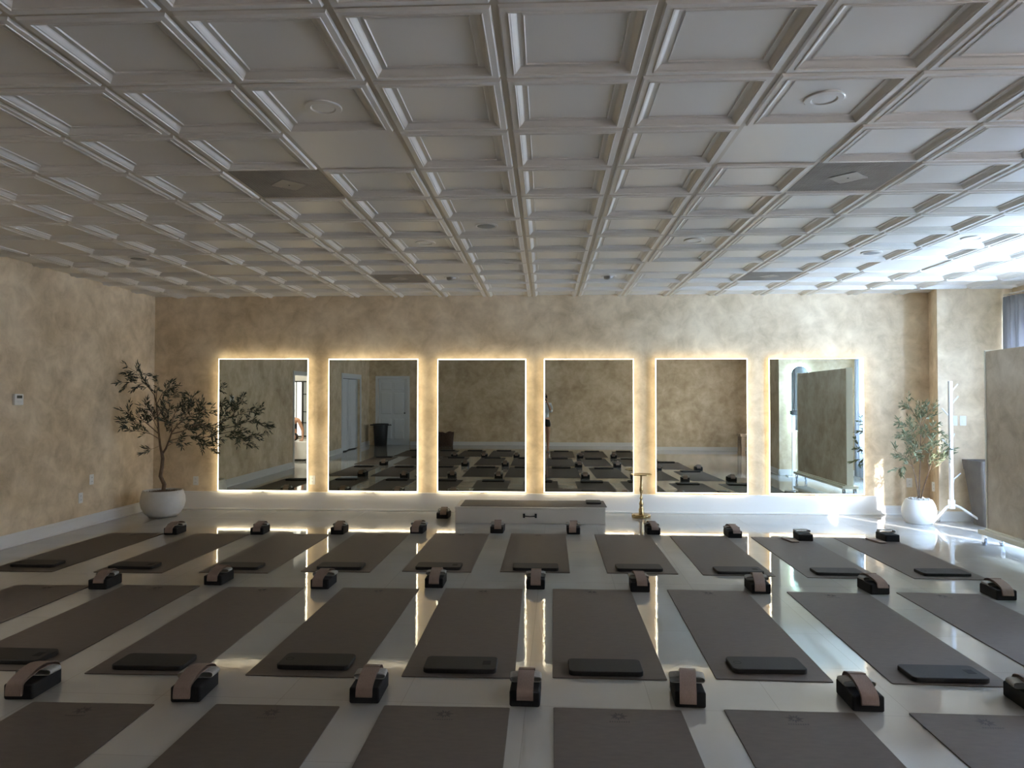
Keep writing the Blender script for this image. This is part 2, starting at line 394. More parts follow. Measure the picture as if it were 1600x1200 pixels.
# ceiling: lay-in coffered tiles on a grid
GX, GY, T = -0.1903, 3.2099, 0.61
PLAIN = {(-2, 1), (2, 1), (-6, 7), (-2, 7), (2, 7), (6, 7), (-8, 5)}
VENT = {(-3, 2), (3, 2), (-3, 8), (4, 8)}
SMALL = {}
rnd = random.Random(4)
mb = MB(); gb = MB()
prof = [(0.0125, 0.0), (0.0190, -0.0120), (0.0455, -0.0120), (0.0470, -0.0155), (0.0500, -0.0160), (0.0525, -0.0100), (0.0580, -0.0090), (0.0660, -0.0020), (0.0740, 0.0065), (0.0790, 0.0100), (0.1000, 0.0105), (0.1015, 0.0065), (0.1050, 0.0055), (0.1080, 0.0120)]
c0, c1, r0, r1 = -9, 10, -10, 11
for c in range(c0, c1):
    for r in range(r0, r1):
        x0 = GX + c * T; y0 = GY + r * T
        cx, cy = x0 + T / 2, y0 + T / 2
        if (c, r) in VENT: continue
        if (c, r) in PLAIN:
            h = T / 2 - 0.0125
            mb.add([(cx - h, cy - h, CZ + 0.001), (cx + h, cy - h, CZ + 0.001), (cx + h, cy + h, CZ + 0.001), (cx - h, cy + h, CZ + 0.001)], [(0, 3, 2, 1)])
            continue
        rings = []
        sag = rnd.uniform(0.001, 0.007); tw = rnd.uniform(-0.0015, 0.0015); th = rnd.uniform(-0.0015, 0.0015)
        vs = []; fs = []
        def zz(x, y, z): return CZ + z + tw * (x - cx) / T + th * (y - cy) / T
        for d, z in prof:
            h = T / 2 - d
            for sx, sy in ((-1, -1), (1, -1), (1, 1), (-1, 1)): vs.append((cx + sx * h, cy + sy * h, zz(cx + sx * h, cy + sy * h, z)))
        for k in range(len(prof) - 1):
            for i in range(4):
                j = (i + 1) % 4; fs.append((4 * k + i, 4 * (k + 1) + i, 4 * (k + 1) + j, 4 * k + j))
        mb.add(vs, fs)
        N = 6; h = T / 2 - prof[-1][0]; vs = []; fs = []
        for i in range(N + 1):
            for j in range(N + 1):
                u, v_ = i / N, j / N
                x = cx - h + 2 * h * u; y = cy - h + 2 * h * v_
                vs.append((x, y, zz(x, y, prof[-1][1]) - sag * math.sin(PI * u) ** 0.8 * math.sin(PI * v_) ** 0.8))
        for i in range(N):
            for j in range(N):
                a = i * (N + 1) + j; fs.append((a, a + 1, a + N + 2, a + N + 1))
        mb.add(vs, fs)
ceil = struct(mb.build('ceiling', M['ceil']))
for c in range(c0, c1 + 1):
    x = GX + c * T; gb.box(x - 0.0125, x + 0.0125, GY + r0 * T, GY + r1 * T, CZ, CZ + 0.03)
for r in range(r0, r1 + 1):
    y = GY + r * T; gb.box(GX + c0 * T, GX + c1 * T, y - 0.0125, y + 0.0125, CZ + 0.0004, CZ + 0.03)
gb.build('grid_bars', M['grid'], ceil)
gb = MB(); gb.box(-9.3, 7.0, -3.2, 10.6, TOP, TOP + 0.12)
gb.build('light_block_slab', M['plaster'], ceil)  # unseen slab added over the ceiling to keep outside light out

# ceiling vents
def vent(c, r, label):
    cx, cy = GX + (c + .5) * T, GY + (r + .5) * T
    t = empty('ceiling_vent', (cx, cy, CZ))
    tag(t, label, 'ceiling vent', 'perforated ceiling vents')
    a = MB(); h = 0.292
    # perforated plate: plate with a fine raised lattice
    a.box(-h, h, -h, h, -0.001, 0.012)
    for i in range(1, 30):
        q = -h + 2 * h * i / 30
        a.box(q - 0.003, q + 0.003, -h, h, -0.0025, -0.001); a.box(-h, h, q - 0.003, q + 0.003, -0.0025, -0.001)
    a.build('perforated_plate', M['grey'], t)
    d = 0.125
    a = MB(); a.prism([(d, 0), (0, d), (-d, 0), (0, -d)], -0.006, -0.003); a.build('diamond_cover', M['grey'], t, bevel=0.002)
    a = MB(); a.lathe([(0.006, -0.008), (0.006, -0.006)], 10); a.build('screw', M['darkslot'], t)
vent(-3, 2, 'dark grey ceiling vent with diamond cover at upper left, near the left downlight')
vent(3, 2, 'grey ceiling vent with diamond cover at upper right, near the right downlight')
vent(-3, 8, 'distant grey ceiling vent near the back wall, above the second mirror')
vent(4, 8, 'distant pale grey ceiling vent near the back wall, left of the sixth mirror')
def downlight(c, r, label, kind='light'):
    cx, cy = GX + (c + .5) * T, GY + (r + .5) * T
    z = CZ + 0.009
    if kind == 'speaker':
        t = empty('ceiling_speaker', (cx, cy, z)); tag(t, label, 'ceiling speaker', 'round ceiling speakers')
        MB().lathe([(0.098, 0.004), (0.098, -0.004), (0.088, -0.008), (0.084, -0.006)], 36).build('rim', M['ceil'], t, smooth=True, sharp=30)
        MB().lathe([(0.084, -0.0045), (0.06, -0.0085), (0.001, -0.010)], 36).build('grille', M['speaker'], t, smooth=True)
    elif kind == 'spot':
        t = empty('gimbal_spotlight', (cx, cy, z)); tag(t, label, 'spotlight', 'tilted ceiling spotlights')
        MB().lathe([(0.09, 0.002), (0.09, -0.004), (0.078, -0.009), (0.062, -0.006), (0.06, 0.004)], 32).build('trim_ring', M['ceil'], t, smooth=True, sharp=30)
        o = MB().lathe([(0.058, 0.01), (0.058, -0.02), (0.045, -0.032), (0.03, -0.022), (0.001, -0.018)], 28).build('lamp_head', M['grey'], t, smooth=True, sharp=30)
        o.rotation_euler = (R(14), R(-10), 0)
    else:
        t = empty('recessed_downlight', (cx, cy, z)); tag(t, label, 'ceiling light', 'unlit round recessed downlights')
        MB().lathe([(0.093, 0.004), (0.093, -0.006), (0.089, -0.009), (0.062, -0.010), (0.056, -0.006), (0.055, 0.003)], 40).build('trim_ring', M['ceil'], t, smooth=True, sharp=30)
        MB().lathe([(0.0555, 0.0), (0.0555, -0.0055), (0.001, -0.007)], 40).build('lens', M['lens'], t, smooth=True, sharp=30)
    return t
downlight(-2, 0, 'unlit white downlight, larger of the two nearest ones, at upper left')
downlight(2, 0, 'unlit white downlight at upper right, in front of the flat ceiling tile')
downlight(-2, 5, 'small far downlight left of the ceiling centre, behind the grey speaker')
downlight(2, 5, 'small far downlight right of the ceiling centre')
downlight(6, 5, 'small far downlight at the right edge of the ceiling')
downlight(-6, 5, 'small far downlight at left above the olive tree')
downlight(-1, 4, 'grey round ceiling speaker just left of the ceiling centre', 'speaker')
downlight(5, 6, 'grey round ceiling speaker at right above the sixth mirror', 'speaker')
downlight(-7, 6, 'grey round ceiling speaker at left near the left wall', 'speaker')
downlight(-2, 8, 'tilted ceiling spotlight above the gap of second and third mirrors', 'spot')
downlight(1, 8, 'tilted ceiling spotlight above the fourth mirror', 'spot')

# ------------------------------------------------------------------ windows
def window(name, x, W, n):
    t = empty(name, (x + 0.1, 0, 0)); struct(t)
    y0, y1, z0, z1 = W
    a = MB(); f = 0.05
    a.box(-0.03, 0.03, y0, y1, z0, z0 + f).box(-0.03, 0.03, y0, y1, z1 - f, z1)
    for i in range(n + 1):
        q = y0 + (y1 - y0) * i / n; q0, q1 = max(q - f / 2, y0), min(q + f / 2, y1)
        a.box(-0.029, 0.029, q0, q1, z0 + f, z1 - f)
    a.build('window_frame', M['white'], t)
    a = MB(); a.box(-0.002, 0.002, y0 + 0.01, y1 - 0.01, z0 + 0.02, z1 - 0.02); a.build('pane', M['glass'], t)
window('window_1', XW, W1, 3)
window('fill_window', XR, W2, 3)  # unseen window added to let fill light into the front part

def curtain(y0, y1, z0, z1, x, label, amp=0.035, per=0.13, seed=0):
    r_ = random.Random(seed); a = MB(); n = max(8, int((y1 - y0) / 0.012)); vs = []; fs = []; th = 0.0015
    ph = r_.uniform(0, 6)
    zs = [z1, z1 - 0.12, (z0 + z1) / 2, z0]
    for side in (-1, 1):
        for zi, z in enumerate(zs):
            for i in range(n + 1):
                y = y0 + (y1 - y0) * i / n
                k = (0.75, 0.9, 1.0, 1.1)[zi]
                dx = amp * k * (math.sin(2 * PI * y / per + ph + 0.25 * zi * math.sin(7 * y)) + 0.35 * math.sin(2 * PI * y / per * 2.3 + ph * 2))
                vs.append((x + dx + side * th, y, z))
    m_ = n + 1; q = len(zs) * m_
    for zi in range(len(zs) - 1):
        for i in range(n):
            a0 = zi * m_ + i
            fs.append((a0, a0 + 1, a0 + m_ + 1, a0 + m_)); fs.append((q + a0, q + a0 + m_, q + a0 + m_ + 1, q + a0 + 1))
        fs.append((zi * m_, zi * m_ + m_, q + zi * m_ + m_, q + zi * m_)); fs.append((zi * m_ + n, q + zi * m_ + n, q + zi * m_ + m_ + n, zi * m_ + m_ + n))
    e = (len(zs) - 1) * m_
    for i in range(n):
        fs.append((i, q + i, q + i + 1, i + 1)); fs.append((e + i, e + i + 1, q + e + i + 1, q + e + i))
    a.add(vs, fs)
    o = a.build('curtain', M['curtain'], smooth=True)
    return tag(o, label, 'curtain', 'grey curtains on the window wall')
CXc = 5.735
curtain(4.68, 5.82, 0.02, 2.80, CXc, 'grey floor length curtain reflected at the right edge of the sixth mirror', seed=1)
curtain(6.03, 7.05, 0.02, 2.80, CXc, 'grey curtain hidden behind the rolling partition, second from the arched mirror', seed=2)
curtain(7.36, 7.70, 0.02, 2.80, CXc, 'narrow grey curtain beside the sunlit window gap', seed=3)
curtain(7.79, 9.06, 0.02, 2.80, CXc, 'grey curtain next to the bare window bay', seed=4)
curtain(9.02, 9.30, 0.02, 2.80, CXc - 0.03, 'gathered curtain in the far right corner above the rolling partition', amp=0.03, per=0.07, seed=5)
o = MB().tube([(CXc, 4.65, 2.83), (CXc, 9.33, 2.83)], 0.012, 10).build('curtain_rod', M['chrome']); tag(o, 'metal curtain rod along the window wall, holding grey curtains', 'curtain rod')
a = 0
for (y0, y1) in ((-1.7, 0.55), (0.75, 3.1)):
    curtain(y0, y1, 0.3, 2.45, XR - 0.055, ('sheer curtain over the added fill window nearer the bench', 'sheer curtain over the added fill window farther from the bench')[a], seed=7 + a); a += 1

# ------------------------------------------------------------------ LED mirrors
def led_mirror(xc, z0, w_, h_, tilt, yaw, label):
    t = empty('led_mirror', (xc, 9.772, z0), 0)
    t.rotation_euler = (tilt, 0, yaw)
    tag(t, label, 'mirror', 'large light-edged mirrors along the back wall')
    # local: x across, y into the wall, z up; the glass faces -y
    hw = w_ / 2; e = 0.008
    a = MB(); a.box(-hw + e, hw - e, 0.0, 0.006, e, h_ - e); a.build('mirror_glass', M['mirror'], t)
    a = MB()
    for (x0, x1, q0, q1) in ((-hw, hw, 0, e), (-hw, hw, h_ - e, h_), (-hw, -hw + e, e, h_ - e), (hw - e, hw, e, h_ - e)):
        a.box(x0, x1, 0.0005, 0.0110, q0, q1)
    a.build('light_strip', M['led'], t)
    a = MB(); a.box(-hw + 0.03, hw - 0.03, 0.0065, 0.045, 0.03, h_ - 0.03); a.build('back_panel', M['mirror_edge'], t)
    a = MB(); a.box(-0.02, 0.02, 0.002, 0.02, -0.013, -0.001); a.build('lead_connector', M['plastic'], t, bevel=0.002)
    a = MB(); a.tube([(-0.02, 0.010, -0.006), (-0.06, 0.008, -0.003), (-0.10, 0.012, -0.010), (-0.16, 0.015, -0.006)], 0.003, 6)
    a.tube([(0.02, 0.010, -0.006), (0.055, 0.008, -0.004), (0.09, 0.014, -0.001)], 0.003, 6); a.build('wire', M['darkslot'], t, smooth=True)
    return t
led_mirror(-3.877, 0.262, 1.252, 1.812, 0.0055, 0.0, 'light-edged mirror beside the olive tree, leftmost of the six')
led_mirror(-2.352, 0.262, 1.232, 1.805, 0.0068, 0.0, 'light-edged mirror reflecting a white door and black trash can')
led_mirror(-0.869, 0.268, 1.200, 1.796, 0.0068, 0.0, 'light-edged mirror above the left half of the storage bench')
led_mirror(0.574, 0.268, 1.200, 1.796, 0.0064, 0.0, 'light-edged mirror with the photographer at its left edge, above the bench')
led_mirror(2.072, 0.272, 1.212, 1.796, 0.0015, -0.003, 'light-edged mirror right of the brass pedestal, second from the right')
led_mirror(3.575, 0.270, 1.214, 1.800, 0.002, -0.039, 'light-edged mirror reflecting the rolling partition, rightmost of the six')

# ------------------------------------------------------------------ wall fittings
def outlet(face, loc, label, kind='outlet'):
    t = empty('wall_outlet' if kind == 'outlet' else 'light_switch', loc)
    t.rotation_euler = (0, 0, {'back': 0, 'left': R(90)}[face])
    tag(t, label, 'outlet' if kind == 'outlet' else 'switch', None)
    # local plate in xz, facing -y
    a = MB(); a.prism(rrect(0.076, 0.122, 0.006, 3), -0.006, 0.0, 'y'); a.build('cover_plate', M['plastic'], t, bevel=0.0015)
    if kind == 'outlet':
        for s in (-1, 1):
            f = MB().prism([(x, z + s * 0.024) for x, z in rrect(0.034, 0.028, 0.010, 4)], -0.009, -0.006, 'y').build('socket', M['plastic'], t)
            q = MB(); q.box(-0.008, -0.005, -0.0095, -0.009, s * 0.024 - 0.004, s * 0.024 + 0.006).box(0.005, 0.008, -0.0095, -0.009, s * 0.024 - 0.004, s * 0.024 + 0.006)
            q.build('slots', M['darkslot'], f)
    else:
        MB().box(-0.016, 0.016, -0.010, -0.006, -0.033, 0.033).build('rocker', M['plastic'], t, bevel=0.002)
    return t
outlet('left', (XL, 8.47, 0.545), 'white wall outlet on the left wall, higher and nearer the olive tree')
outlet('left', (XL, 8.27, 0.35), 'white wall outlet on the left wall, lower one just above the baseboard')
outlet('back', (-4.842, YB, 0.388), 'white wall outlet on the back wall right of the olive tree pot')
outlet('back', (-3.205, YB, 0.408), 'white wall outlet between the first and second mirrors')
outlet('back', (4.80, YB, 0.425), 'white wall outlet on the back wall behind the small olive plant')
o = outlet('back', (4.99, 9.60, 0.40), 'white wall outlet on the narrow wall return by the coat rack')
o.rotation_euler = (0, 0, math.atan2(0.14, -0.48) * 0 + R(-73.7)); o.location = (4.999, 9.60, 0.40)
outlet('back', (5.125, 9.36, 1.257), 'white wall switch right of the coat rack pole, left one of the pair', 'switch')
outlet('back', (5.232, 9.36, 1.257), 'white wall switch nearer the rolling partition, right one of the pair', 'switch')
t = empty('thermostat', (XL, 7.22, 1.50), R(90)); tag(t, 'white digital thermostat high on the left wall', 'thermostat')
MB().prism(rrect(0.125, 0.115, 0.008, 3), -0.028, 0, 'y').build('case', M['plastic'], t, bevel=0.004)
MB().box(-0.035, 0.040, -0.0295, -0.028, 0.012, 0.042).build('display', M['lcd'], t)
b = MB()
for i in range(3): b.box(-0.03 + 0.025 * i, -0.014 + 0.025 * i, -0.031, -0.028, -0.03, -0.018)
b.build('buttons', M['white'], t)

# ------------------------------------------------------------------ doors
def casing(mb, y0, y1, x0, x1, ztop, w_=0.085):
    mb.box(x0, x1, y0 - w_, y0, 0, ztop + w_).box(x0, x1, y1, y1 + w_, 0, ztop + w_).box(x0, x1, y0, y1, ztop, ztop + w_)
# open doorway on the left
t = empty('door_1', (0, 0, 0)); struct(t)
mb = MB(); casing(mb, 2.85, 4.08, XL, XL + 0.018, 2.02, 0.075); casing(mb, 2.85, 4.08, XL - LT - 0.018, XL - LT, 2.02, 0.075)
mb.box(XL - LT, XL, 2.85, 2.865, 0, 2.02).box(XL - LT, XL, 4.065, 4.08, 0, 2.02).box(XL - LT, XL, 2.865, 4.065, 2.005, 2.02)
mb.build('door_frame', M['white'], t)
# folding closet door
t = empty('door_2', (0, 0, 0)); struct(t)
mb = MB(); casing(mb, -1.5, 0.35, XL, XL + 0.018, 2.05); mb.box(XL - 0.03, XL + 0.005, -1.5, 0.35, 2.0, 2.05); mb.build('door_frame', M['doorwhite'], t)
n_l = 4; wd = 1.85 / n_l
for i in range(n_l):
    y0 = -1.5 + i * wd
    a = MB(); s = 1 if i % 2 == 0 else -1
    xa, xb = (XL - 0.075, XL - 0.005) if s > 0 else (XL - 0.005, XL - 0.075)
    p = [(xa, y0 + 0.008), (xb, y0 + wd - 0.008), (xb - 0.03, y0 + wd - 0.008), (xa - 0.03, y0 + 0.008)]
    a.prism(p, 0.03, 1.985)
    lf = a.build('door_leaf', M['doorwhite'], t)
    b = MB()
    d = Vector((p[1][0] - p[0][0], p[1][1] - p[0][1]))
    for (u0, u1) in ((0.16, 0.84),):
        for z0, z1 in ((0.16, 0.85), (0.98, 1.86)):
            q0 = Vector(p[0]) + d * u0; q1 = Vector(p[0]) + d * u1
            b.prism([tuple(q0), (q0.x + 0.008, q0.y), (q1.x + 0.008, q1.y), tuple(q1)], z0, z1)
    b.build('raised_panel', M['doorwhite'], lf, bevel=0.004)
MB().box(XL - 0.16, XL - 0.125, -1.6, 0.45, 0, 2.2).build('closet_back', M['darkslot'], t)
# six panel door on the rear wall
t = empty('door_3', (0, 0, 0)); struct(t)
mb = MB()
mb.box(-5.25, -5.17, YR, YR + 0.018, 0, 2.12).box(-4.27, -4.19, YR, YR + 0.018, 0, 2.12).box(-5.17, -4.27, YR, YR + 0.018, 2.04, 2.12)
mb.build('door_frame', M['doorwhite'], t)
MB().box(-5.3, -4.1, YR - 0.26, YR - 0.2, 0.0, 2.3).build('leak_backing', M['doorwhite'], t)  # board added behind the leaf to stop light leaking under the door
lf = MB().box(-5.165, -4.275, YR - 0.06, YR - 0.02, 0.004, 2.035).build('door_leaf', M['doorwhite'], t)
b = MB()
for x0, x1 in ((-5.07, -4.76), (-4.68, -4.37)):
    for z0, z1 in ((0.18, 0.80), (0.95, 1.60), (1.70, 1.93)):
        b.box(x0, x1, YR - 0.021, YR + 0.002, z0, z1)
b.build('raised_panels', M['doorwhite'], lf, bevel=0.014)
kn = MB(); kn.lathe([(0.012, 0), (0.012, 0.03), (0.028, 0.04), (0.030, 0.055), (0.018, 0.066), (0.001, 0.068)], 16)
o = kn.build('door_knob', M['chrome'], t, smooth=True); o.location = (-4.34, YR - 0.02, 0.98); o.rotation_euler = (R(-90), 0, 0)

# side room beyond the doorway
XS = XL - LT
struct(MB().box(-8.9, XS, 4.9, 5.0, 0, TOP).build('wall_side_room_front', M['white']))
struct(MB().box(-8.9, XS, 1.1, 1.2, 0, TOP).build('wall_side_room_rear', M['white']))
struct(MB().box(-9.0, -8.9, 1.1, 5.0, 0, TOP).build('wall_side_room_left', M['white']))
t = empty('bench_ledge', (-6.6, 2.35, 0)); tag(t, 'white built-in bench seen through the left doorway in the first mirror', 'bench')
MB().box(-1.2, 0.93, -0.5, 0.25, 0.05, 0.46).build('body', M['white'], t, bevel=0.006)
MB().box(-1.18, 0.9, -0.48, 0.22, 0.0, 0.05).build('toe_kick', M['darkslot'], t)
t = empty('framed_screen', (-6.24, 1.21, 0.0)); tag(t, 'black framed glass panel behind the bench in the side room', 'glass panel')
b = MB(); b.box(-0.60, -0.56, 0, 0.05, 0.5, 1.93).box(0.22, 0.26, 0, 0.05, 0.5, 1.93).box(-0.56, 0.22, 0.001, 0.049, 0.5, 0.53).box(-0.56, 0.22, 0.001, 0.049, 1.90, 1.93)
for z in (0.85, 1.13, 1.58): b.box(0.03, 0.22, 0.005, 0.045, z, z + 0.02)
b.box(-0.01, 0.03, 0.004, 0.046, 0.53, 1.90).box(-0.16, -0.14, 0.004, 0.046, 0.53, 1.90); b.build('frame', M['blackmetal'], t)
MB().box(0.03, 0.22, 0.015, 0.025, 0.53, 1.90).build('grey_glass', mat('frosted grey glass', (0.30, 0.32, 0.33), 0.3), t)
MB().box(-0.56, -0.01, 0.015, 0.025, 0.53, 1.90).build('lit_pane', mat('lit frosted pane', (0.9, 0.9, 0.88), 0.4, emit=(1.0, 0.97, 0.92), estr=0.5), t)

# ------------------------------------------------------------------ yoga mats, knee pads, blocks, bands
def make_mat():
    t = empty('yoga_mat')
    w_, l_, h = 0.61, 1.85, 0.0055
    a = MB(); n = 24; vs = []; fs = []
    out = rrect(w_, l_, 0.008, 2)
    a.prism(out, 0.0005, h)
    a.build('mat_body', M['mat'], t, bevel=0.0018, seg=2)
    # leaf-fan emblem and a short line of small marks below it
    g = MB()
    for k in range(14):
        an = 2 * PI * k / 14 + 0.11; L = 0.044 if k % 2 == 0 else 0.033
        ca, sa = math.cos(an), math.sin(an)
        pts = [(0.22 * L, 0), (0.48 * L, 0.0040), (0.78 * L, 0.0036), (L, 0)]
        poly = pts + [(x, -y) for x, y in reversed(pts[1:-1])]
        g.prism([(x * ca - y * sa, 0.838 + (x * sa + y * ca)) for x, y in poly], h - 0.0006, h + 0.0004)
    for k in range(9):
        x = -0.044 + k * 0.0108
        g.box(x - 0.003, x + 0.003, 0.776, 0.785, h - 0.0006, h + 0.0004)
    g.build('emblem', M['logo'], t)
    return t
def make_pad(k):
    t = empty('knee_pad')
    a = MB(); a.prism(rrect(0.40, 0.20, 0.028, 5), 0.0, 0.026); a.build('foam_slab', M['pad'], t, bevel=0.005, seg=3)
    b = MB()
    if k == 0: b.lathe([(0.022, 0.0), (0.022, 0.0008), (0.018, 0.0008), (0.018, 0.0)], 24, (-0.155, 0.0, 0.0256), cap=False); b.build('moulded_ring', M['black'], t)
    elif k == 1: b.box(0.12, 0.165, -0.03, 0.03, 0.0256, 0.0266); b.build('moulded_badge', M['black'], t)
    return t
def make_block():
    t = empty('yoga_block')
    a = MB(); a.prism(rrect(0.148, 0.23, 0.010, 3), 0.0, 0.076); a.build('foam_block', M['black'], t, bevel=0.009, seg=3, smooth=False)
    return t
def strip_loop(path, width, th=0.003, ax='x', name='fabric', m=None, parent=None, skew=0.0):
    """closed loop ribbon: path is a list of (a, z); swept along the other axis"""
    n = len(path); vs = []; fs = []
    cx = sum(p[0] for p in path) / n; cz = sum(p[1] for p in path) / n
    for side in (0, 1):
        for e in (-1, 1):
            for i, (p, z) in enumerate(path):
                pa = path[i - 1]; pb = path[(i + 1) % n]
                tx, tz = pb[0] - pa[0], pb[1] - pa[1]; L = math.hypot(tx, tz) or 1
                nx, nz = tz / L, -tx / L
                q, zz_ = p + nx * th * side, z + nz * th * side
                o_ = e * width / 2 + skew * p
                vs.append((q, o_, zz_) if ax == 'x' else (o_, q, zz_))
    for i in range(n):
        j = (i + 1) % n
        fs.append((i, j, n + j, n + i)); fs.append((2 * n + i, 3 * n + i, 3 * n + j, 2 * n + j))
        fs.append((i, 2 * n + i, 2 * n + j, j)); fs.append((n + i, n + j, 3 * n + j, 3 * n + i))
    a = MB(); a.add(vs, fs)
    return a.build(name, m, parent, smooth=True, sharp=50)
def catmull(pts, k=4, closed=True):
    out = []; n = len(pts)
    for i in range(n):
        p0, p1, p2, p3 = (pts[(i + q - 1) % n] for q in range(4))
        for j in range(k):
            u = j / k
            out.append(tuple(0.5 * ((2 * b_) + (-a_ + c_) * u + (2 * a_ - 5 * b_ + 4 * c_ - d_) * u * u + (-a_ + 3 * b_ - 3 * c_ + d_) * u ** 3) for a_, b_, c_, d_ in zip(p0, p1, p2, p3)))
    return out
def make_grey_band(v):
    t = empty('grey_resistance_band')
    s = [(0.076, 0.085, 0.103, 0.0), (0.084, 0.083, 0.106, 0.1), (0.073, 0.090, 0.104, -0.12)][v]
    hw, _, zt, sk = s
    zb = 0.0775
    path = [(-hw + .006, zb + 0.001), (-hw * .5, zb), (0, zb), (hw * .5, zb), (hw - .006, zb + .001), (hw + .004, zb + .014), (hw - .006, zt), (hw * .4, zt + .003), (0, zt - .002), (-hw * .4, zt + .002), (-hw + .006, zt), (-hw - .004, zb + .014)]
    path = [(x, z) for x, z in catmull(path, 3)][::-1]
    o = strip_loop(path, 0.078, 0.0035, 'x', 'fabric_loop', M['greyband'], t, skew=sk)
    o.location = (0, 0.035, 0)
    return t
def make_mauve_band(v):
    t = empty('mauve_resistance_band')
    if v == 3:   # lying flat on the mat
        path = [(-0.11, 0.0012), (-.05, .001), (0, .001), (.05, .001), (.11, .0012), (.121, .008), (.112, .0145), (.05, .013), (0, .0155), (-.06, .0125), (-.11, .0145), (-.120, .008)]
        path = catmull(path, 3)[::-1]
        strip_loop(path, 0.078, 0.0025, 'y', 'fabric_loop', M['mauve'], t, skew=0.0)
        return t
    fz = [0.040, 0.028, 0.055][v]
    bump_ = [0.0, 0.006, -0.002][v]
    outer = [(0.130, 0.058), (0.127, 0.082), (0.108, 0.108), (0.060, 0.1235), (0.02, 0.1235 + bump_), (-0.02, 0.119 + bump_), (-0.06, 0.109 + bump_ * .5), (-0.095, 0.096), (-0.118, 0.082), (-0.1265, 0.065), (-0.130, fz)]
    inner = [(-0.121, fz + 0.002), (-0.119, 0.062), (-0.1125, 0.0795), (-0.085, 0.0925), (-0.05, 0.1015), (-0.02, 0.111), (0.02, 0.1125), (0.05, 0.1135), (0.092, 0.101), (0.1180, 0.080), (0.1205, 0.060)]
    path = catmull(outer + inner, 3)
    # orientation so that thickness grows outward
    strip_loop(path, 0.080, 0.0028, 'y', 'fabric_loop', M['mauve'], t, skew=[0.0, 0.12, -0.10][v])
    st = MB(); st.box(-0.0405, 0.0405, 0.030, 0.034, 0.127, 0.1305); st.build('seam', M['mauve'], t)
    return t

ORD = ['leftmost', 'second from the left', 'third from the left', 'fourth from the left', 'fifth from the left', 'sixth from the left', 'seventh from the left', 'eighth from the left', 'ninth from the left', 'tenth from the left']
NTH = ['first', 'second', 'third', 'fourth', 'fifth', 'sixth', 'seventh', 'eighth', 'ninth', 'tenth']
# (mat x, mat y, angle deg, pad x, pad y(front), block x, block y(front), block rot deg, block variant) or None
rows = {
 'far': [(-4.58, 7.04, 0, -4.575, 6.26, -4.17, 7.89), (-3.61, 7.05, 0, -3.66, 6.23, -3.22, 7.95), (-2.70, 7.09, .2, -2.72, 6.26, -2.33, 8.01), (-1.83, 7.17, .1, -1.82, 6.31, -1.45, 8.11), (-.945, 7.22, -.4, -.95, 6.35, -.55, 8.18),
         (-.09, 7.245, -.4, -.09, 6.36, .31, 8.17), (.84, 7.245, -.4, .82, 6.38, 1.205, 8.20), (1.66, 7.215, -.8, 1.67, 6.32, 2.065, 8.04), (2.53, 7.17, -1.2, 2.51, 6.32, 2.775, 7.885), (3.42, 7.18, -1.6, 3.41, 6.34, 3.675, 7.90)],
 'mid': [(-3.93, 4.75, 1.0, -3.93, 3.92, -3.53, 5.57), (-3.06, 4.79, .8, -3.04, 3.95, -2.68, 5.745), (-2.21, 4.775, .8, -2.19, 3.90, -1.785, 5.67), (-1.31, 4.79, -.4, -1.285, 3.95, -.89, 5.75), (-.48, 4.82, .5, -.47, 3.94, -.08, 5.75),
         (.35, 4.84, -.6, .325, 3.94, .74, 5.71), (1.235, 4.86, -1.4, 1.22, 4.02, 1.665, 5.71), (2.15, 4.84, -1.8, 2.135, 3.94, 2.57, 5.74), (3.00, 4.87, -1.6, 3.0, 4.0, 3.45, 5.62)],
 'near': [(-2.20, 2.55, .4, -2.20, 1.70, -1.775, 3.51) , (-1.295, 2.57, .3, -1.3, 1.72, -.89, 3.54), (-.475, 2.595, .2, -.47, 1.74, -.10, 3.54), (.335, 2.61, -.4, .33, 1.75, .705, 3.57), (1.145, 2.625, -.8, 1.15, 1.76, 1.545, 3.565), (2.01, 2.63, -1.0, 2.0, 1.77, 2.375, 3.575)],
}
# blocks left over that sit beside mats lying outside the frame
near_left_block = (-2.615, 3.50)
protos = {}
def place(kind, maker, v, loc, rz, label, cat, group):
    key = (kind, v)
    if key not in protos:
        t = maker(v) if maker in (make_pad, make_grey_band, make_mauve_band) else maker()
        protos[key] = t
    else:
        t = copy_tree(protos[key])
    t.location = loc; t.rotation_euler = (0, 0, rz)
    tag(t, label, cat, group)
    return t
RN = {'far': 'in the far row by the mirrors', 'mid': 'in the middle row', 'near': 'in the nearest row'}
RW = {'far': 'far row', 'mid': 'middle row', 'near': 'nearest row'}
rr = random.Random(11)
def kit_block(x, yf, where, rot, v, drape=True, off=(0, 0)):
    yc = yf + 0.115
    t = place('block', lambda: make_block(), 0, (x, yc, 0.0005), rot, 'black yoga block ' + where, 'yoga block', 'black foam yoga blocks beside the mats')
    g = place('gband', make_grey_band, v, (x, yc, 0.0005), rot + R([3, -4, 6][v]), 'pale grey band on the block ' + where, 'resistance band', 'pale grey fabric bands on the yoga blocks')
    if drape:
        place('mband', make_mauve_band, v, (x + 0.002, yc, 0.0008), rot, 'mauve band draped over the block ' + where, 'resistance band', 'mauve fabric bands of the yoga kits')
    else:
        place('mband', make_mauve_band, 3, (x + off[0], yc + off[1], 0.0062), R(10), 'mauve band lying flat by the block ' + where, 'resistance band', 'mauve fabric bands of the yoga kits')
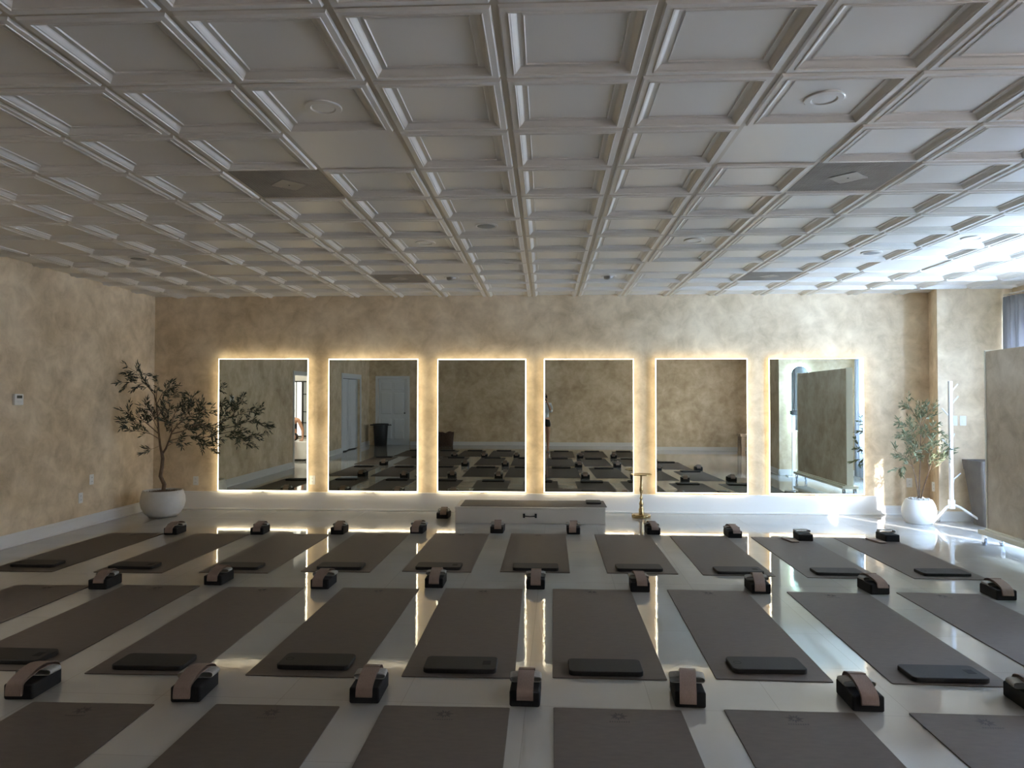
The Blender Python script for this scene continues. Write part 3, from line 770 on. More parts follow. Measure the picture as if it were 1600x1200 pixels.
for rn, lst in rows.items():
    for i, (mx, my, an, px_, py_, bx, by) in enumerate(lst):
        pos = ORD[i]
        place('mat', make_mat, 0, (mx, my, 0.0), R(an), 'taupe yoga mat, %s %s' % (pos, RN[rn]), 'yoga mat', 'taupe yoga mats laid out in rows')
        place('pad', make_pad, i % 3, (px_, py_ + 0.10, 0.0058), R(rr.uniform(-1.2, 1.2)), 'black knee pad on the %s mat from left, %s' % (NTH[i], RW[rn]), 'knee pad', 'black knee pads on the near ends of the mats')
        where = 'right of the %s mat from left, %s' % (NTH[i], RW[rn])
        rot = R(rr.uniform(-3, 3)); v = rr.choice((0, 1, 2))
        dr = not (rn == 'far' and i >= 8)
        kit_block(bx, by, where, rot, v, dr, (-0.17, -0.10))
kit_block(near_left_block[0], near_left_block[1], 'at the left picture edge in the nearest row', R(2), 1)
kit_block(-1.31, 9.17, 'left of the storage bench', R(-3), 2)
# mats outside the frame that only the mirrors show
extra = [(-3.10, 2.53, 'left', 'near'), (-4.0, 2.5, 'far left', 'near'), (2.85, 2.63, 'right', 'near')]
for i, (x, y, s, _) in enumerate(extra):
    wh = 'past the %s frame edge, mirror view only' % s
    place('mat', make_mat, 0, (x, y, 0), R(0.3), 'taupe yoga mat ' + wh, 'yoga mat', 'taupe yoga mats laid out in rows')
    place('pad', make_pad, 2, (x, y - 0.76, 0.0058), 0, 'black knee pad on the mat ' + wh, 'knee pad', 'black knee pads on the near ends of the mats')
    if s != 'left': kit_block(x + 0.40, y + 0.95, 'of the mat past the %s frame edge' % s, R(1), i % 3)
xs = [-3.55, -2.7, -1.95, -1.15, 0.42, 1.25, 2.1]
for i, x in enumerate(xs):
    wh = 'beside the photographer, mirrored, ' + ORD[i]
    y = 0.42
    place('mat', make_mat, 0, (x, y, 0), R(0.2), 'taupe yoga mat ' + wh, 'yoga mat', 'taupe yoga mats laid out in rows')
    place('pad', make_pad, i % 3, (x, y - 0.76, 0.0058), 0, 'black knee pad on the mat ' + wh, 'knee pad', 'black knee pads on the near ends of the mats')
    kit_block(x + (0.42 if x != 2.1 else 0.5), y + 0.98, 'of the photographer row, mirrored, ' + ORD[i], R(rr.uniform(-3, 3)), i % 3)

# ------------------------------------------------------------------ storage bench in front of the mirrors
t = empty('storage_bench', (-0.195, 9.185, 0)); tag(t, 'low grey-beige wooden storage bench with a black drawer pull, below the middle mirrors', 'bench')
bw, bd, bh = 0.915, 0.325, 0.198
MB().box(-bw, bw, -bd, bd, 0.0, bh - 0.018).build('body', M['bench'], t, bevel=0.003)
MB().box(-bw - 0.004, bw + 0.004, -bd - 0.006, bd, bh - 0.018, bh).build('lid', M['bench'], t, bevel=0.003)
f = MB().box(-bw + 0.012, bw - 0.012, -bd - 0.004, -bd + 0.001, 0.012, bh - 0.026).build('drawer_front', M['bench'], t, bevel=0.002)
b = MB()
for s in (-1, 1): b.box(s * 0.072 - 0.013, s * 0.072 + 0.013, -bd - 0.012, -bd - 0.003, 0.072, 0.124)
b.tube([(-0.072, -bd - 0.012, 0.098), (-0.055, -bd - 0.03, 0.096), (0, -bd - 0.036, 0.092), (0.055, -bd - 0.03, 0.096), (0.072, -bd - 0.012, 0.098)], [0.009, 0.007, 0.006, 0.007, 0.009], 8)
b.build('drawer_pull', M['blackmetal'], f, smooth=True, sharp=40)
t = empty('yoga_mat', (-0.155, 9.19, bh)); tag(t, 'taupe yoga mat laid lengthwise on top of the storage bench', 'yoga mat', 'taupe yoga mats laid out in rows')
MB().prism(rrect(1.80, 0.56, 0.01, 2), 0.0005, 0.006).build('mat_body', M['mat'], t, bevel=0.002)
t = empty('knee_pad', (0.60, 9.25, bh + 0.0065), R(-1)); tag(t, 'small black foam pad on the right end of the storage bench', 'knee pad')
MB().prism(rrect(0.19, 0.24, 0.03, 5), 0, 0.024).build('foam_slab', M['pad'], t, bevel=0.005, seg=3)

# brass pedestal
t = empty('brass_pedestal', (1.228, 9.44, 0)); tag(t, 'slender antique brass pedestal table with a round top, right of the storage bench', 'side table')
MB().lathe([(0.118, 0), (0.122, 0.006), (0.122, 0.034), (0.114, 0.044), (0.05, 0.052)], 40).build('base', M['brass'], t, smooth=True, sharp=35)
MB().lathe([(0.034, 0.050), (0.034, 0.105), (0.026, 0.118), (0.024, 0.15), (0.029, 0.175), (0.018, 0.205), (0.014, 0.225), (0.022, 0.243), (0.013, 0.262), (0.012, 0.30), (0.020, 0.325), (0.026, 0.34), (0.022, 0.37), (0.014, 0.44), (0.012, 0.52), (0.020, 0.541)], 24).build('turned_stem', M['brass'], t, smooth=True, sharp=60)
MB().lathe([(0.05, 0.540), (0.13, 0.543), (0.137, 0.547), (0.137, 0.556), (0.130, 0.556), (0.128, 0.550), (0.001, 0.549)], 44).build('round_top', M['brass'], t, smooth=True, sharp=35)

# ------------------------------------------------------------------ olive trees
def leaf_geo(mb, p, d, L, W, r_):
    d = d.normalized()
    up = Vector((r_.uniform(-1, 1), r_.uniform(-1, 1), r_.uniform(-0.2, 1))).normalized()
    s = d.cross(up)
    if s.length < 1e-3: s = Vector((1, 0, 0))
    s.normalize(); n = s.cross(d)
    q = p + d * 0.006
    pts = [q, q + d * L * .3 + s * W * .5 + n * W * .12, q + d * L * .65 + s * W * .42 + n * W * .10, q + d * L, q + d * L * .65 - s * W * .42 + n * W * .10, q + d * L * .3 - s * W * .5 + n * W * .12, q + d * L * .5 - n * W * .05]
    mb.add(pts, [(0, 1, 2, 6), (6, 2, 3), (6, 3, 4), (0, 6, 4, 5)])
def poly_at(path, u):
    n = len(path) - 1; i = min(int(u * n), n - 1); f_ = u * n - i
    a, b_ = Vector(path[i]), Vector(path[i + 1]); return a.lerp(b_, f_), (b_ - a).normalized()
def grow_tree(t, stems, branches, leaf_m, seed, leafL=(0.045, 0.072), dens=1.0, dead=None, fruit=18):
    r_ = random.Random(seed)
    tb = MB()
    for path, ra, rb in stems:
        n = len(path); tb.tube(path, [ra + (rb - ra) * i / (n - 1) for i in range(n)], 9)
    tb.build('trunk', M['bark'], t, smooth=True)
    bb = MB(); lf = MB(); fr = MB()
    for path, ra, u0 in branches:
        n = len(path); bb.tube(path, [max(ra * (1 - .85 * i / (n - 1)), 0.0016) for i in range(n)], 6)
        L = sum((Vector(path[i + 1]) - Vector(path[i])).length for i in range(n - 1))
        k = int(L * 34 * dens)
        for q in range(k):
            u = u0 + (1 - u0) * (q + r_.random()) / k
            p, d = poly_at(path, min(u, .999))
            side = Vector((r_.gauss(0, 1), r_.gauss(0, .8), r_.gauss(0.15, .8)))
            side = (side - d * side.dot(d)).normalized()
            td = (d * r_.uniform(.5, 1.1) + side * r_.uniform(.6, 1.1)).normalized()
            tl = r_.uniform(0.05, 0.17) * (1.15 - .5 * u)
            mid = p + td * tl * .5 + Vector((0, 0, r_.uniform(-.006, .014))); end = p + td * tl + Vector((0, 0, r_.uniform(-.02, .03)))
            bb.tube([p, mid, end], [0.0022, 0.0016, 0.0010], 4, cap=False)
            m_ = max(3, int(tl / 0.017))
            for z in range(m_):
                uu = (z + .6) / m_; pp = p.lerp(end, uu)
                for sgn in (-1, 1):
                    if r_.random() < .12: continue
                    sd = Vector((r_.gauss(0, .6), r_.gauss(0, .6), r_.gauss(0, .6))) + sgn * td.cross(Vector((.2, .5, 1))).normalized()
                    ld = (td * r_.uniform(.6, 1.3) + sd.normalized() * r_.uniform(.5, .9))
                    leaf_geo(lf, pp, ld, r_.uniform(*leafL), r_.uniform(.011, .017), r_)
            leaf_geo(lf, end, td, r_.uniform(*leafL), .012, r_)
            if fruit and r_.random() < fruit / 300:
                c_ = mid + Vector((0, 0, -.014)); fr.lathe([(.001, -.011), (.007, -.007), (.009, 0), (.007, .007), (.001, .011)], 8, tuple(c_), cap=False)
    bb.build('branches', M['bark'], t, smooth=True)
    lf.build('foliage', leaf_m, t, smooth=False)
    if fr.v: fr.build('olives', M['olive'], t, smooth=True)

# big tree: planter and tree move together
t = empty('potted_olive_tree', (-4.94, 9.16, 0)); tag(t, 'tall artificial olive tree in a large round white pot, in the left corner', 'potted tree')
MB().lathe([(0.12, 0.0), (0.165, 0.008), (0.215, 0.05), (0.255, 0.12), (0.270, 0.19), (0.264, 0.26), (0.245, 0.325), (0.238, 0.340), (0.228, 0.342), (0.222, 0.330), (0.232, 0.28), (0.22, 0.2), (0.001, 0.19)], 56).build('pot', M['pot'], t, smooth=True, sharp=60)
sb = MB(); r_ = random.Random(3)
prof_s = [(0.232, 0.295), (0.19, 0.312), (0.13, 0.325), (0.06, 0.338), (0.001, 0.342)]
sb.lathe(prof_s, 40, cap=False)
for i in range(420):
    a = r_.uniform(0, 2 * PI); q = 0.225 * math.sqrt(r_.random()); z = 0.30 + 0.03 * (1 - q / .23)
    p = Vector((q * math.cos(a), q * math.sin(a), z)); d = Vector((r_.gauss(0, 1), r_.gauss(0, 1), r_.uniform(.2, 1.1))).normalized() * r_.uniform(.015, .05)
    sb.tube([p, p + d * .6, p + d + Vector((0, 0, -.01))], .0016, 3, cap=False)
sb.build('moss', M['soil'], t)
# branch paths in metres from the foot of the plant
stems = [([(0.000, 0.00, 0.283), (0.011, 0.01, 0.412), (-0.047, 0.02, 0.517), (-0.022, 0.01, 0.640), (-0.008, 0.00, 0.747), (-0.019, -0.01, 0.837)], .027, .020),
         ([(-0.019, -0.01, 0.821), (-0.045, 0.00, 0.917), (-0.076, 0.02, 1.071), (-0.098, 0.03, 1.283), (-0.114, 0.03, 1.446), (-0.141, 0.02, 1.568)], .016, .007),
         ([(-0.016, 0.00, 0.804), (0.033, 0.00, 0.877), (0.084, -0.02, 0.984), (0.127, -0.04, 1.082), (0.205, -0.05, 1.179)], .015, .008)]
for i in range(len(stems)):
    stems[i] = (stems[i][0], stems[i][1], stems[i][2])
br = [
 ([(-0.141, 0.02, 1.568), (-0.195, 0.00, 1.649), (-0.235, -0.03, 1.705), (-0.271, -0.08, 1.785), (-0.312, -0.12, 1.864), (-0.415, -0.14, 1.930)], .006, .1),
 ([(-0.235, -0.03, 1.705), (-0.296, -0.12, 1.727), (-0.333, -0.22, 1.724), (-0.357, -0.30, 1.722)], .004, .1),
 ([(-0.312, -0.12, 1.864), (-0.341, -0.18, 1.829), (-0.353, -0.24, 1.771)], .003, 0),
 ([(-0.315, -0.06, 1.826), (-0.285, 0.00, 1.861), (-0.289, 0.05, 1.814)], .003, 0),
 ([(-0.122, 0.03, 1.487), (-0.125, 0.05, 1.609), (-0.125, 0.08, 1.700), (-0.136, 0.10, 1.750)], .005, .1),
 ([(-0.114, 0.03, 1.446), (-0.024, 0.00, 1.592), (0.089, -0.06, 1.664), (0.175, -0.10, 1.696)], .005, .15),
 ([(-0.098, 0.03, 1.283), (-0.038, 0.10, 1.446), (0.001, 0.15, 1.553), (0.068, 0.18, 1.619)], .006, .15),
 ([(-0.090, 0.03, 1.201), (-0.102, -0.08, 1.325), (-0.135, -0.15, 1.390), (-0.178, -0.20, 1.447)], .005, .3),
 ([(-0.076, 0.02, 1.063), (-0.148, -0.04, 1.155), (-0.184, -0.12, 1.222), (-0.250, -0.20, 1.264), (-0.296, -0.27, 1.313), (-0.323, -0.33, 1.369)], .007, .2),
 ([(-0.184, -0.12, 1.222), (-0.234, -0.20, 1.208), (-0.290, -0.28, 1.226), (-0.336, -0.36, 1.205)], .004, .1),
 ([(-0.057, 0.00, 0.999), (-0.115, -0.10, 1.068), (-0.187, -0.17, 1.095), (-0.252, -0.25, 1.115), (-0.292, -0.33, 1.118)], .006, .25),
 ([(-0.076, 0.02, 1.096), (-0.183, 0.08, 1.241), (-0.253, 0.06, 1.307), (-0.330, 0.08, 1.323)], .005, .2),
 ([(-0.041, 0.00, 0.917), (-0.078, -0.05, 0.888), (-0.107, -0.10, 0.875), (-0.120, -0.12, 0.845)], .003, .5),
 ([(0.127, -0.04, 1.082), (0.116, -0.02, 1.203), (0.122, 0.03, 1.323), (0.188, 0.06, 1.421), (0.217, 0.10, 1.470)], .006, .1),
 ([(0.205, -0.05, 1.179), (0.303, -0.10, 1.253), (0.378, -0.12, 1.342), (0.441, -0.15, 1.470), (0.462, -0.16, 1.566)], .006, .2),
 ([(0.205, -0.05, 1.179), (0.292, 0.05, 1.282), (0.398, 0.10, 1.372), (0.477, 0.14, 1.445)], .006, .2),
 ([(0.303, -0.10, 1.245), (0.457, -0.15, 1.302), (0.592, -0.18, 1.351), (0.721, -0.20, 1.383)], .005, .2),
 ([(0.127, -0.04, 1.066), (0.298, -0.12, 1.101), (0.472, -0.18, 1.168), (0.619, -0.22, 1.209), (0.736, -0.25, 1.107), (0.792, -0.25, 1.083)], .007, .25),
 ([(0.084, -0.02, 0.975), (0.230, -0.02, 1.016), (0.366, 0.00, 1.048), (0.465, 0.03, 0.981), (0.537, 0.05, 0.914), (0.622, 0.06, 0.816)], .006, .3),
 ([(0.502, 0.02, 1.022), (0.600, 0.02, 1.030), (0.677, 0.03, 0.965), (0.684, 0.05, 0.865)], .004, .1),
 ([(0.127, -0.04, 1.082), (0.121, -0.15, 1.206), (0.135, -0.22, 1.328), (0.223, -0.28, 1.407)], .005, .15),
 ([(0.041, 0.00, 0.901), (0.175, -0.10, 0.956), (0.286, -0.16, 0.975), (0.371, -0.20, 0.961)], .004, .3),
 ([(0.382, 0.00, 1.161), (0.455, 0.10, 1.142), (0.515, 0.20, 1.155), (0.575, 0.25, 1.195)], .004, .1),
 ([(-0.098, 0.03, 1.242), (-0.089, 0.15, 1.222), (-0.044, 0.22, 1.195), (0.008, 0.28, 1.152)], .005, .2),
 ([(0.159, -0.04, 1.130), (0.199, 0.12, 1.157), (0.257, 0.20, 1.088), (0.307, 0.25, 1.136)], .005, .2),
]
grow_tree(t, stems, br, M['leaf'], 5, leafL=(.050, .080), dens=.62)

t = empty('potted_olive_plant', (4.60, 9.20, 0)); tag(t, 'small olive plant in a round ribbed white pot, by the coat rack', 'potted plant')
pf = []
for i in range(41):
    u = i / 40; z = 0.0 + 0.29 * u
    rad = 0.115 + 0.078 * math.sin(PI * (0.10 + 0.80 * u)) ** 0.8 + (0.0018 if i % 2 else 0)
    pf.append((rad, z))
pf += [(0.125, 0.292), (0.120, 0.28), (0.13, 0.25), (0.001, 0.24)]
MB().lathe(pf, 48).build('pot', M['pot2'], t, smooth=True, sharp=50)
sb = MB(); r_ = random.Random(8)
for i in range(150):
    a = r_.uniform(0, 2 * PI); q = 0.112 * math.sqrt(r_.random()); s_ = r_.uniform(.008, .016)
    sb.lathe([(.001, -s_), (s_, -s_ * .3), (s_ * .9, s_ * .5), (.001, s_ * .8)], 6, (q * math.cos(a), q * math.sin(a), .282 + r_.uniform(0, .02)), cap=False)
sb.lathe([(0.12, 0.27), (0.001, 0.28)], 20, cap=False)
sb.build('pebbles', M['pebble'], t)
# branch paths in metres from the foot of the plant
stems = [([(0.008, 0.00, 0.231), (0.008, 0.00, 0.417), (0.026, 0.02, 0.618), (0.037, 0.01, 0.862), (0.032, 0.00, 1.090)], .009, .005),
         ([(0.016, 0.00, 0.247), (0.039, -0.02, 0.395), (0.069, -0.04, 0.527), (0.104, -0.05, 0.641), (0.136, -0.05, 0.745)], .007, .004),
         ([(0.000, 0.00, 0.247), (-0.026, -0.02, 0.420), (-0.055, -0.03, 0.582), (-0.093, -0.04, 0.704)], .007, .004),
         ([(0.008, 0.00, 0.264), (-0.001, 0.03, 0.438), (-0.003, 0.06, 0.574)], .005, .003)]
br = [
 ([(0.032, 0.00, 1.090), (0.032, 0.00, 1.227), (0.051, 0.02, 1.349), (0.056, 0.03, 1.479)], .004, .2),
 ([(0.032, 0.00, 1.146), (0.066, -0.03, 1.269), (0.112, -0.05, 1.350), (0.163, -0.06, 1.430)], .003, .3),
 ([(0.032, 0.00, 1.203), (0.009, 0.05, 1.283), (-0.043, 0.06, 1.397), (-0.083, 0.08, 1.479)], .003, .4),
 ([(0.032, 0.00, 0.944), (-0.052, -0.04, 1.091), (-0.143, -0.06, 1.189), (-0.265, -0.08, 1.222)], .003, .3),
 ([(0.032, 0.00, 0.944), (0.118, 0.04, 1.064), (0.185, 0.06, 1.152), (0.252, 0.08, 1.201)], .003, .2),
 ([(0.032, 0.00, 0.822), (0.077, -0.04, 0.946), (0.137, -0.08, 1.029), (0.238, -0.10, 1.086)], .004, .2),
 ([(0.032, 0.00, 0.863), (-0.063, -0.03, 0.986), (-0.159, -0.06, 1.044), (-0.233, -0.08, 1.093)], .003, .3),
 ([(-0.093, -0.04, 0.704), (-0.175, -0.06, 0.803), (-0.244, -0.07, 0.851), (-0.321, -0.08, 0.892)], .003, .1),
 ([(-0.076, -0.04, 0.664), (-0.097, 0.00, 0.782), (-0.115, 0.03, 0.902), (-0.065, 0.05, 0.990)], .003, .1),
 ([(-0.093, -0.04, 0.704), (-0.196, -0.07, 0.723), (-0.257, -0.08, 0.692), (-0.286, -0.09, 0.644)], .003, .1),
 ([(0.136, -0.05, 0.745), (0.187, -0.06, 0.827), (0.254, -0.07, 0.884), (0.313, -0.08, 0.949)], .003, .1),
 ([(0.104, -0.05, 0.641), (0.148, -0.09, 0.692), (0.196, -0.12, 0.743), (0.239, -0.13, 0.776)], .003, .2),
 ([(0.104, -0.05, 0.665), (0.072, -0.08, 0.772), (0.102, -0.10, 0.870), (0.148, -0.12, 0.951)], .003, .1),
 ([(0.136, -0.05, 0.745), (0.259, 0.00, 0.798), (0.332, 0.00, 0.814), (0.389, 0.00, 0.847)], .003, .2),
 ([(0.032, 0.00, 0.741), (-0.046, -0.06, 0.803), (-0.093, -0.09, 0.869), (-0.050, -0.10, 0.950)], .003, .2),
]
grow_tree(t, stems, br, M['leaf2'], 9, leafL=(.045, .07), dens=.8, fruit=0)

# ------------------------------------------------------------------ coat rack
t = empty('coat_rack', (4.945, 9.11, 0)); tag(t, 'white wooden tree-shaped coat rack with angled pegs and tripod foot', 'coat rack')
MB().prism(rrect(0.044, 0.044, 0.010, 3), 0.21, 1.745).build('pole', M['rackwhite'], t, bevel=0.003)
MB().prism(rrect(0.062, 0.062, 0.008, 3), 0.19, 0.30).build('hub', M['rackwhite'], t, bevel=0.003)
for ex, ey in ((-0.255, -0.04), (0.36, -0.10), (-0.06, 0.205)):
    MB().tube([(0, 0, 0.245), (ex * .25, ey * .25, 0.21), (ex, ey, 0.013)], [0.016, 0.015, 0.013], 10).build('foot_leg', M['rackwhite'], t, smooth=True, sharp=50)
pegs = [(1.60, 0.09, 0.0, .11), (1.45, 0.085, -.02, .11), (1.30, -0.085, .03, .115), (1.00, 0.07, .05, .10), (0.93, -0.095, .02, .11), (0.63, -0.05, -.06, .115), (0.52, 0.115, 0.0, .10), (0.44, 0.07, .07, .09)]
for z, dx, dy, dz in pegs:
    MB().tube([(0.0, 0.0, z), (dx * .5, dy * .5, z + dz * .5), (dx, dy, z + dz)], [0.010, 0.009, 0.008], 8).build('peg', M['rackwhite'], t, smooth=True, sharp=50)

# tall tapered planter bin
t = empty('tall_planter', (5.34, 9.02, 0)); tag(t, 'tall tapered taupe planter bin behind the rolling partition', 'planter')
def sq(h, z): return [(-h, -h, z), (h, -h, z), (h, h, z), (-h, h, z)]
def taper(levels):
    mb = MB(); vs = []; fs = []
    for h, z in levels:
        vs += [(x, y, z) for x, y in rrect(2 * h, 2 * h, 0.03, 4)]
    m_ = len(rrect(1, 1, .03, 4))
    for k in range(len(levels) - 1):
        for i in range(m_):
            j = (i + 1) % m_; fs.append((k * m_ + i, k * m_ + j, (k + 1) * m_ + j, (k + 1) * m_ + i))
    fs.append(tuple(range(m_))[::-1]); fs.append(tuple((len(levels) - 1) * m_ + i for i in range(m_)))
    mb.add(vs, fs); return mb
taper([(0.125, 0), (0.195, 0.665)]).build('body', M['binmat'], t)
taper([(0.200, 0.665), (0.212, 0.785), (0.196, 0.785), (0.186, 0.69)]).build('rim_band', M['binmat'], t)

# ------------------------------------------------------------------ rolling partition
ang = math.atan2(1.55, 0.10)
P0 = Vector((4.63, 7.78)); P1 = Vector((4.49, 5.45))
mid = (P0 + P1) / 2; L = (P0 - P1).length
t = empty('rolling_partition', (mid.x, mid.y, 0), math.atan2(P0.y - P1.y, P0.x - P1.x)); tag(t, 'plastered rolling room divider on casters at the right edge', 'partition')
MB().box(-L / 2, L / 2, -0.04, 0.04, 0.175, 2.02).build('panel', M['panel_plaster'], t, bevel=0.003)
for s in (-1, 1):
    MB().box(s * (L / 2 + 0.008) - 0.008, s * (L / 2 + 0.008) + 0.008, -0.05, 0.05, 0.17, 2.028).build('end_board', M['cream'], t)
b = MB(); b.box(-L / 2 - 0.03, L / 2 + 0.03, -0.125, 0.125, 0.118, 0.160); b.box(-L / 2, L / 2, -0.07, 0.07, 0.160, 0.176)
b.build('base_board', M['cream'], t, bevel=0.003)
for sx in (-1, -0.82, 0.82, 1) if False else (-1, 1):
    for sy in (-1, 1):
        for q in (0.0,):
            x = sx * (L / 2 - 0.03); y = sy * 0.085
            c_ = empty('caster', (x, y, 0)); c_.parent = t
            MB().box(-0.022, 0.022, -0.022, 0.022, 0.112, 0.119).build('plate', M['chrome'], c_)
            f = MB(); f.box(-0.012, 0.03, -0.017, -0.013, 0.035, 0.10).box(-0.012, 0.03, 0.013, 0.017, 0.035, 0.10).box(-0.014, 0.02, -0.017, 0.017, 0.098, 0.113); f.build('fork', M['chrome'], c_)
            wl = MB(); wl.lathe([(0.001, -.012), (0.030, -.012), (0.037, -.008), (0.037, .008), (0.030, .012), (0.001, .012)], 24); o = wl.build('wheel', M['caster'], c_, smooth=True, sharp=40)
            o.rotation_euler = (R(90), 0, 0); o.location = (0.014, 0, 0.0375)

# ------------------------------------------------------------------ things shown only by the mirrors
# arched mirror with a cool halo
t = empty('arched_mirror', (4.70, 4.6, 0.9)); tag(t, 'arch-topped mirror with a cool blue-white halo, reflected in the sixth mirror', 'mirror')
def arch(w_, h_): return [(-w_ / 2, 0), (w_ / 2, 0)] + [(w_ / 2 * math.cos(R(a_)), h_ - w_ / 2 + w_ / 2 * math.sin(R(a_))) for a_ in range(0, 181, 12)]
MB().prism(arch(0.34, 1.30), 0.035, 0.042, 'y').build('mirror_glass', M['mirror'], t)
o = MB().prism([(x * 1.045, z * 1.012 - .008) for x, z in arch(0.34, 1.30)], 0.022, 0.032, 'y').build('halo_strip', M['led_cool'], t)
MB().prism([(x * .9, z * .97 + .015) for x, z in arch(0.34, 1.30)], 0.0, 0.022, 'y').build('back_box', M['mirror_edge'], t)
# display stand
t = empty('display_stand', (4.53, 4.80, 0)); tag(t, 'slim white floor stand with a black top, reflected beside the partition', 'stand')
MB().box(-0.13, 0.13, -0.10, 0.10, 0, 0.02).build('foot_plate', M['rackwhite'], t, bevel=0.003)
MB().box(-0.03, 0.03, -0.02, 0.02, 0.02, 1.22).build('post', M['rackwhite'], t, bevel=0.003)
MB().box(-0.055, 0.055, -0.06, 0.06, 1.22, 1.31).build('dispenser_head', M['blackplastic'], t, bevel=0.006)
# bench table by the rear right wall
t = empty('wooden_bench', (5.54, -0.6, 0)); tag(t, 'pale wooden bench by the rear wall, reflected in the fifth mirror', 'bench')
MB().box(-0.34, 0.34, -0.22, 0.22, 0.53, 0.60).build('seat_board', M['wood'], t, bevel=0.006)
MB().box(-0.32, 0.32, 0.14, 0.17, 0.43, 0.53).build('apron', M['wood'], t)
for sx in (-1, 1):
    for sy in (-1, 1): MB().box(sx * .26 - .05, sx * .26 + .05, sy * .16 - .045, sy * .16 + .045, 0, 0.53).build('leg', M['wood'], t, bevel=0.004)
# trash can
t = empty('trash_can', (-4.98, -2.12, 0)); tag(t, 'large round black trash can before the white door, reflected in the second mirror', 'trash can')
MB().lathe([(0.180, 0.0), (0.185, 0.01), (0.220, 0.64), (0.240, 0.645), (0.243, 0.67), (0.230, 0.675), (0.212, 0.64), (0.175, 0.03), (0.001, 0.025)], 40).build('bucket', M['blackplastic'], t, smooth=True, sharp=40)
for s in (-1, 1):
    MB().tube([(s * .235, -.05, .63), (s * .30, -.05, .64), (s * .315, 0, .63), (s * .30, .05, .64), (s * .235, .05, .63)], .014, 8).build('handle', M['blackplastic'], t, smooth=True)
# brown woven basket
t = empty('woven_basket', (-3.12, -2.28, 0)); tag(t, 'dark brown basket with a ruffled top by the rear wall, reflected in the third mirror', 'basket')
b = MB(); vs = []; fs = []; n = 48; zs = [0, .1, .25, .36, .40]
for k, z in enumerate(zs):
    for i in range(n):
        a = 2 * PI * i / n; q = (.23 + .02 * (z / .4)) * (1 + (.05 * math.sin(7 * a) if k >= 3 else 0)); vs.append((q * 1.35 * math.cos(a), q * .85 * math.sin(a), z + (.03 * math.sin(5 * a) if k == 4 else 0)))
for k in range(len(zs) - 1):
    for i in range(n): j = (i + 1) % n; fs.append((k * n + i, k * n + j, (k + 1) * n + j, (k + 1) * n + i))
fs.append(tuple(range(n))[::-1]); b.add(vs, fs); o = b.build('woven_body', M['brown'], t, smooth=True)
md = o.modifiers.new('solid', 'SOLIDIFY'); md.thickness = .012
b = MB(); b.lathe([(0.001, 0.30), (0.15, 0.33), (0.20, 0.28)], 24, cap=False); b.build('folded_cloth', M['brown'], t, smooth=True)

# ------------------------------------------------------------------ people
def skin_mesh(name, pts, edges, root, m, parent, sub=2):
    me = bpy.data.meshes.new(name); me.from_pydata([p[0] for p in pts], edges, []); me.materials.append(m)
    o = bpy.data.objects.new(name, me); C.objects.link(o)
    if parent: o.parent = parent
    o.modifiers.new('skin', 'SKIN')
    if not me.skin_vertices: me.skin_vertices_add() if hasattr(me, 'skin_vertices_add') else None
    bm = bmesh.new(); bm.from_mesh(me)
    lay = bm.verts.layers.skin.verify()
    bm.verts.ensure_lookup_table()
    for i, v_ in enumerate(bm.verts):
        r_ = pts[i][1]; v_[lay].radius = r_ if isinstance(r_, tuple) else (r_, r_); v_[lay].use_root = (i == root)
    bm.to_mesh(me); bm.free()
    o.modifiers['skin'].use_smooth_shade = True
    s = o.modifiers.new('sub', 'SUBSURF'); s.levels = sub; s.render_levels = sub
    return o
def chain(pts, edges, start, lst):
    prev = start
    for p in lst:
        pts.append(p); edges.append((prev, len(pts) - 1)); prev = len(pts) - 1
    return prev
def hand(pts, edges, wrist, origin, fdir, palm_side, up, curl=0.5, s=1.0):
    """palm and five bent fingers; fdir = along the hand, palm_side = thumb side, up = back of the hand"""
    o_ = Vector(origin); f = Vector(fdir).normalized(); sd = Vector(palm_side).normalized(); u = Vector(up).normalized()
    pts.append((tuple(o_ + f * .045 * s), (.030 * s, .016 * s))); edges.append((wrist, len(pts) - 1)); palm = len(pts) - 1
    for k, (off, L) in enumerate(((.030, .068), (.010, .076), (-.010, .071), (-.029, .056))):
        b0 = o_ + f * .085 * s + sd * off * s
        m1 = b0 + (f * .5 - u * curl * .25) * L * s
        e1 = m1 + (f * (.5 - .35 * curl) - u * curl * .6) * L * s
        pts.append((tuple(b0), .010 * s)); edges.append((palm, len(pts) - 1)); q = len(pts) - 1
        pts.append((tuple(m1), .0085 * s)); edges.append((q, len(pts) - 1)); q = len(pts) - 1
        pts.append((tuple(e1), .0075 * s)); edges.append((q, len(pts) - 1))
    t0 = o_ + f * .03 * s + sd * .034 * s
    t1 = t0 + (f * .6 + sd * .6 - u * .2).normalized() * .035 * s
    t2 = t1 + (f * .9 + sd * .1 - u * .4).normalized() * .03 * s
    pts.append((tuple(t0), .012 * s)); edges.append((palm, len(pts) - 1)); q = len(pts) - 1
    pts.append((tuple(t1), .010 * s)); edges.append((q, len(pts) - 1)); q = len(pts) - 1
    pts.append((tuple(t2), .008 * s)); edges.append((q, len(pts) - 1))
def face_bits(head_c, parent, facing, r_=0.075):
    """eyes, nose, mouth and ears set on a head centred at head_c and facing +y (facing=1)"""
    hc = Vector(head_c); b = MB()
    for s in (-1, 1): b.lathe([(.001, -.009), (.008, -.005), (.010, 0), (.008, .005), (.001, .009)], 10, tuple(hc + Vector((s * .030, facing * .074, .004))), cap=False)
    b.build('eyes', M['blackcloth'], parent, smooth=True)
    b = MB(); b.tube([tuple(hc + Vector((-.022, facing * .083, -.048))), tuple(hc + Vector((0, facing * .090, -.047))), tuple(hc + Vector((.022, facing * .083, -.048)))], [.003, .005, .003], 8)
    b.build('lips', mat('lips', (.38, .13, .11), .5), parent, smooth=True)

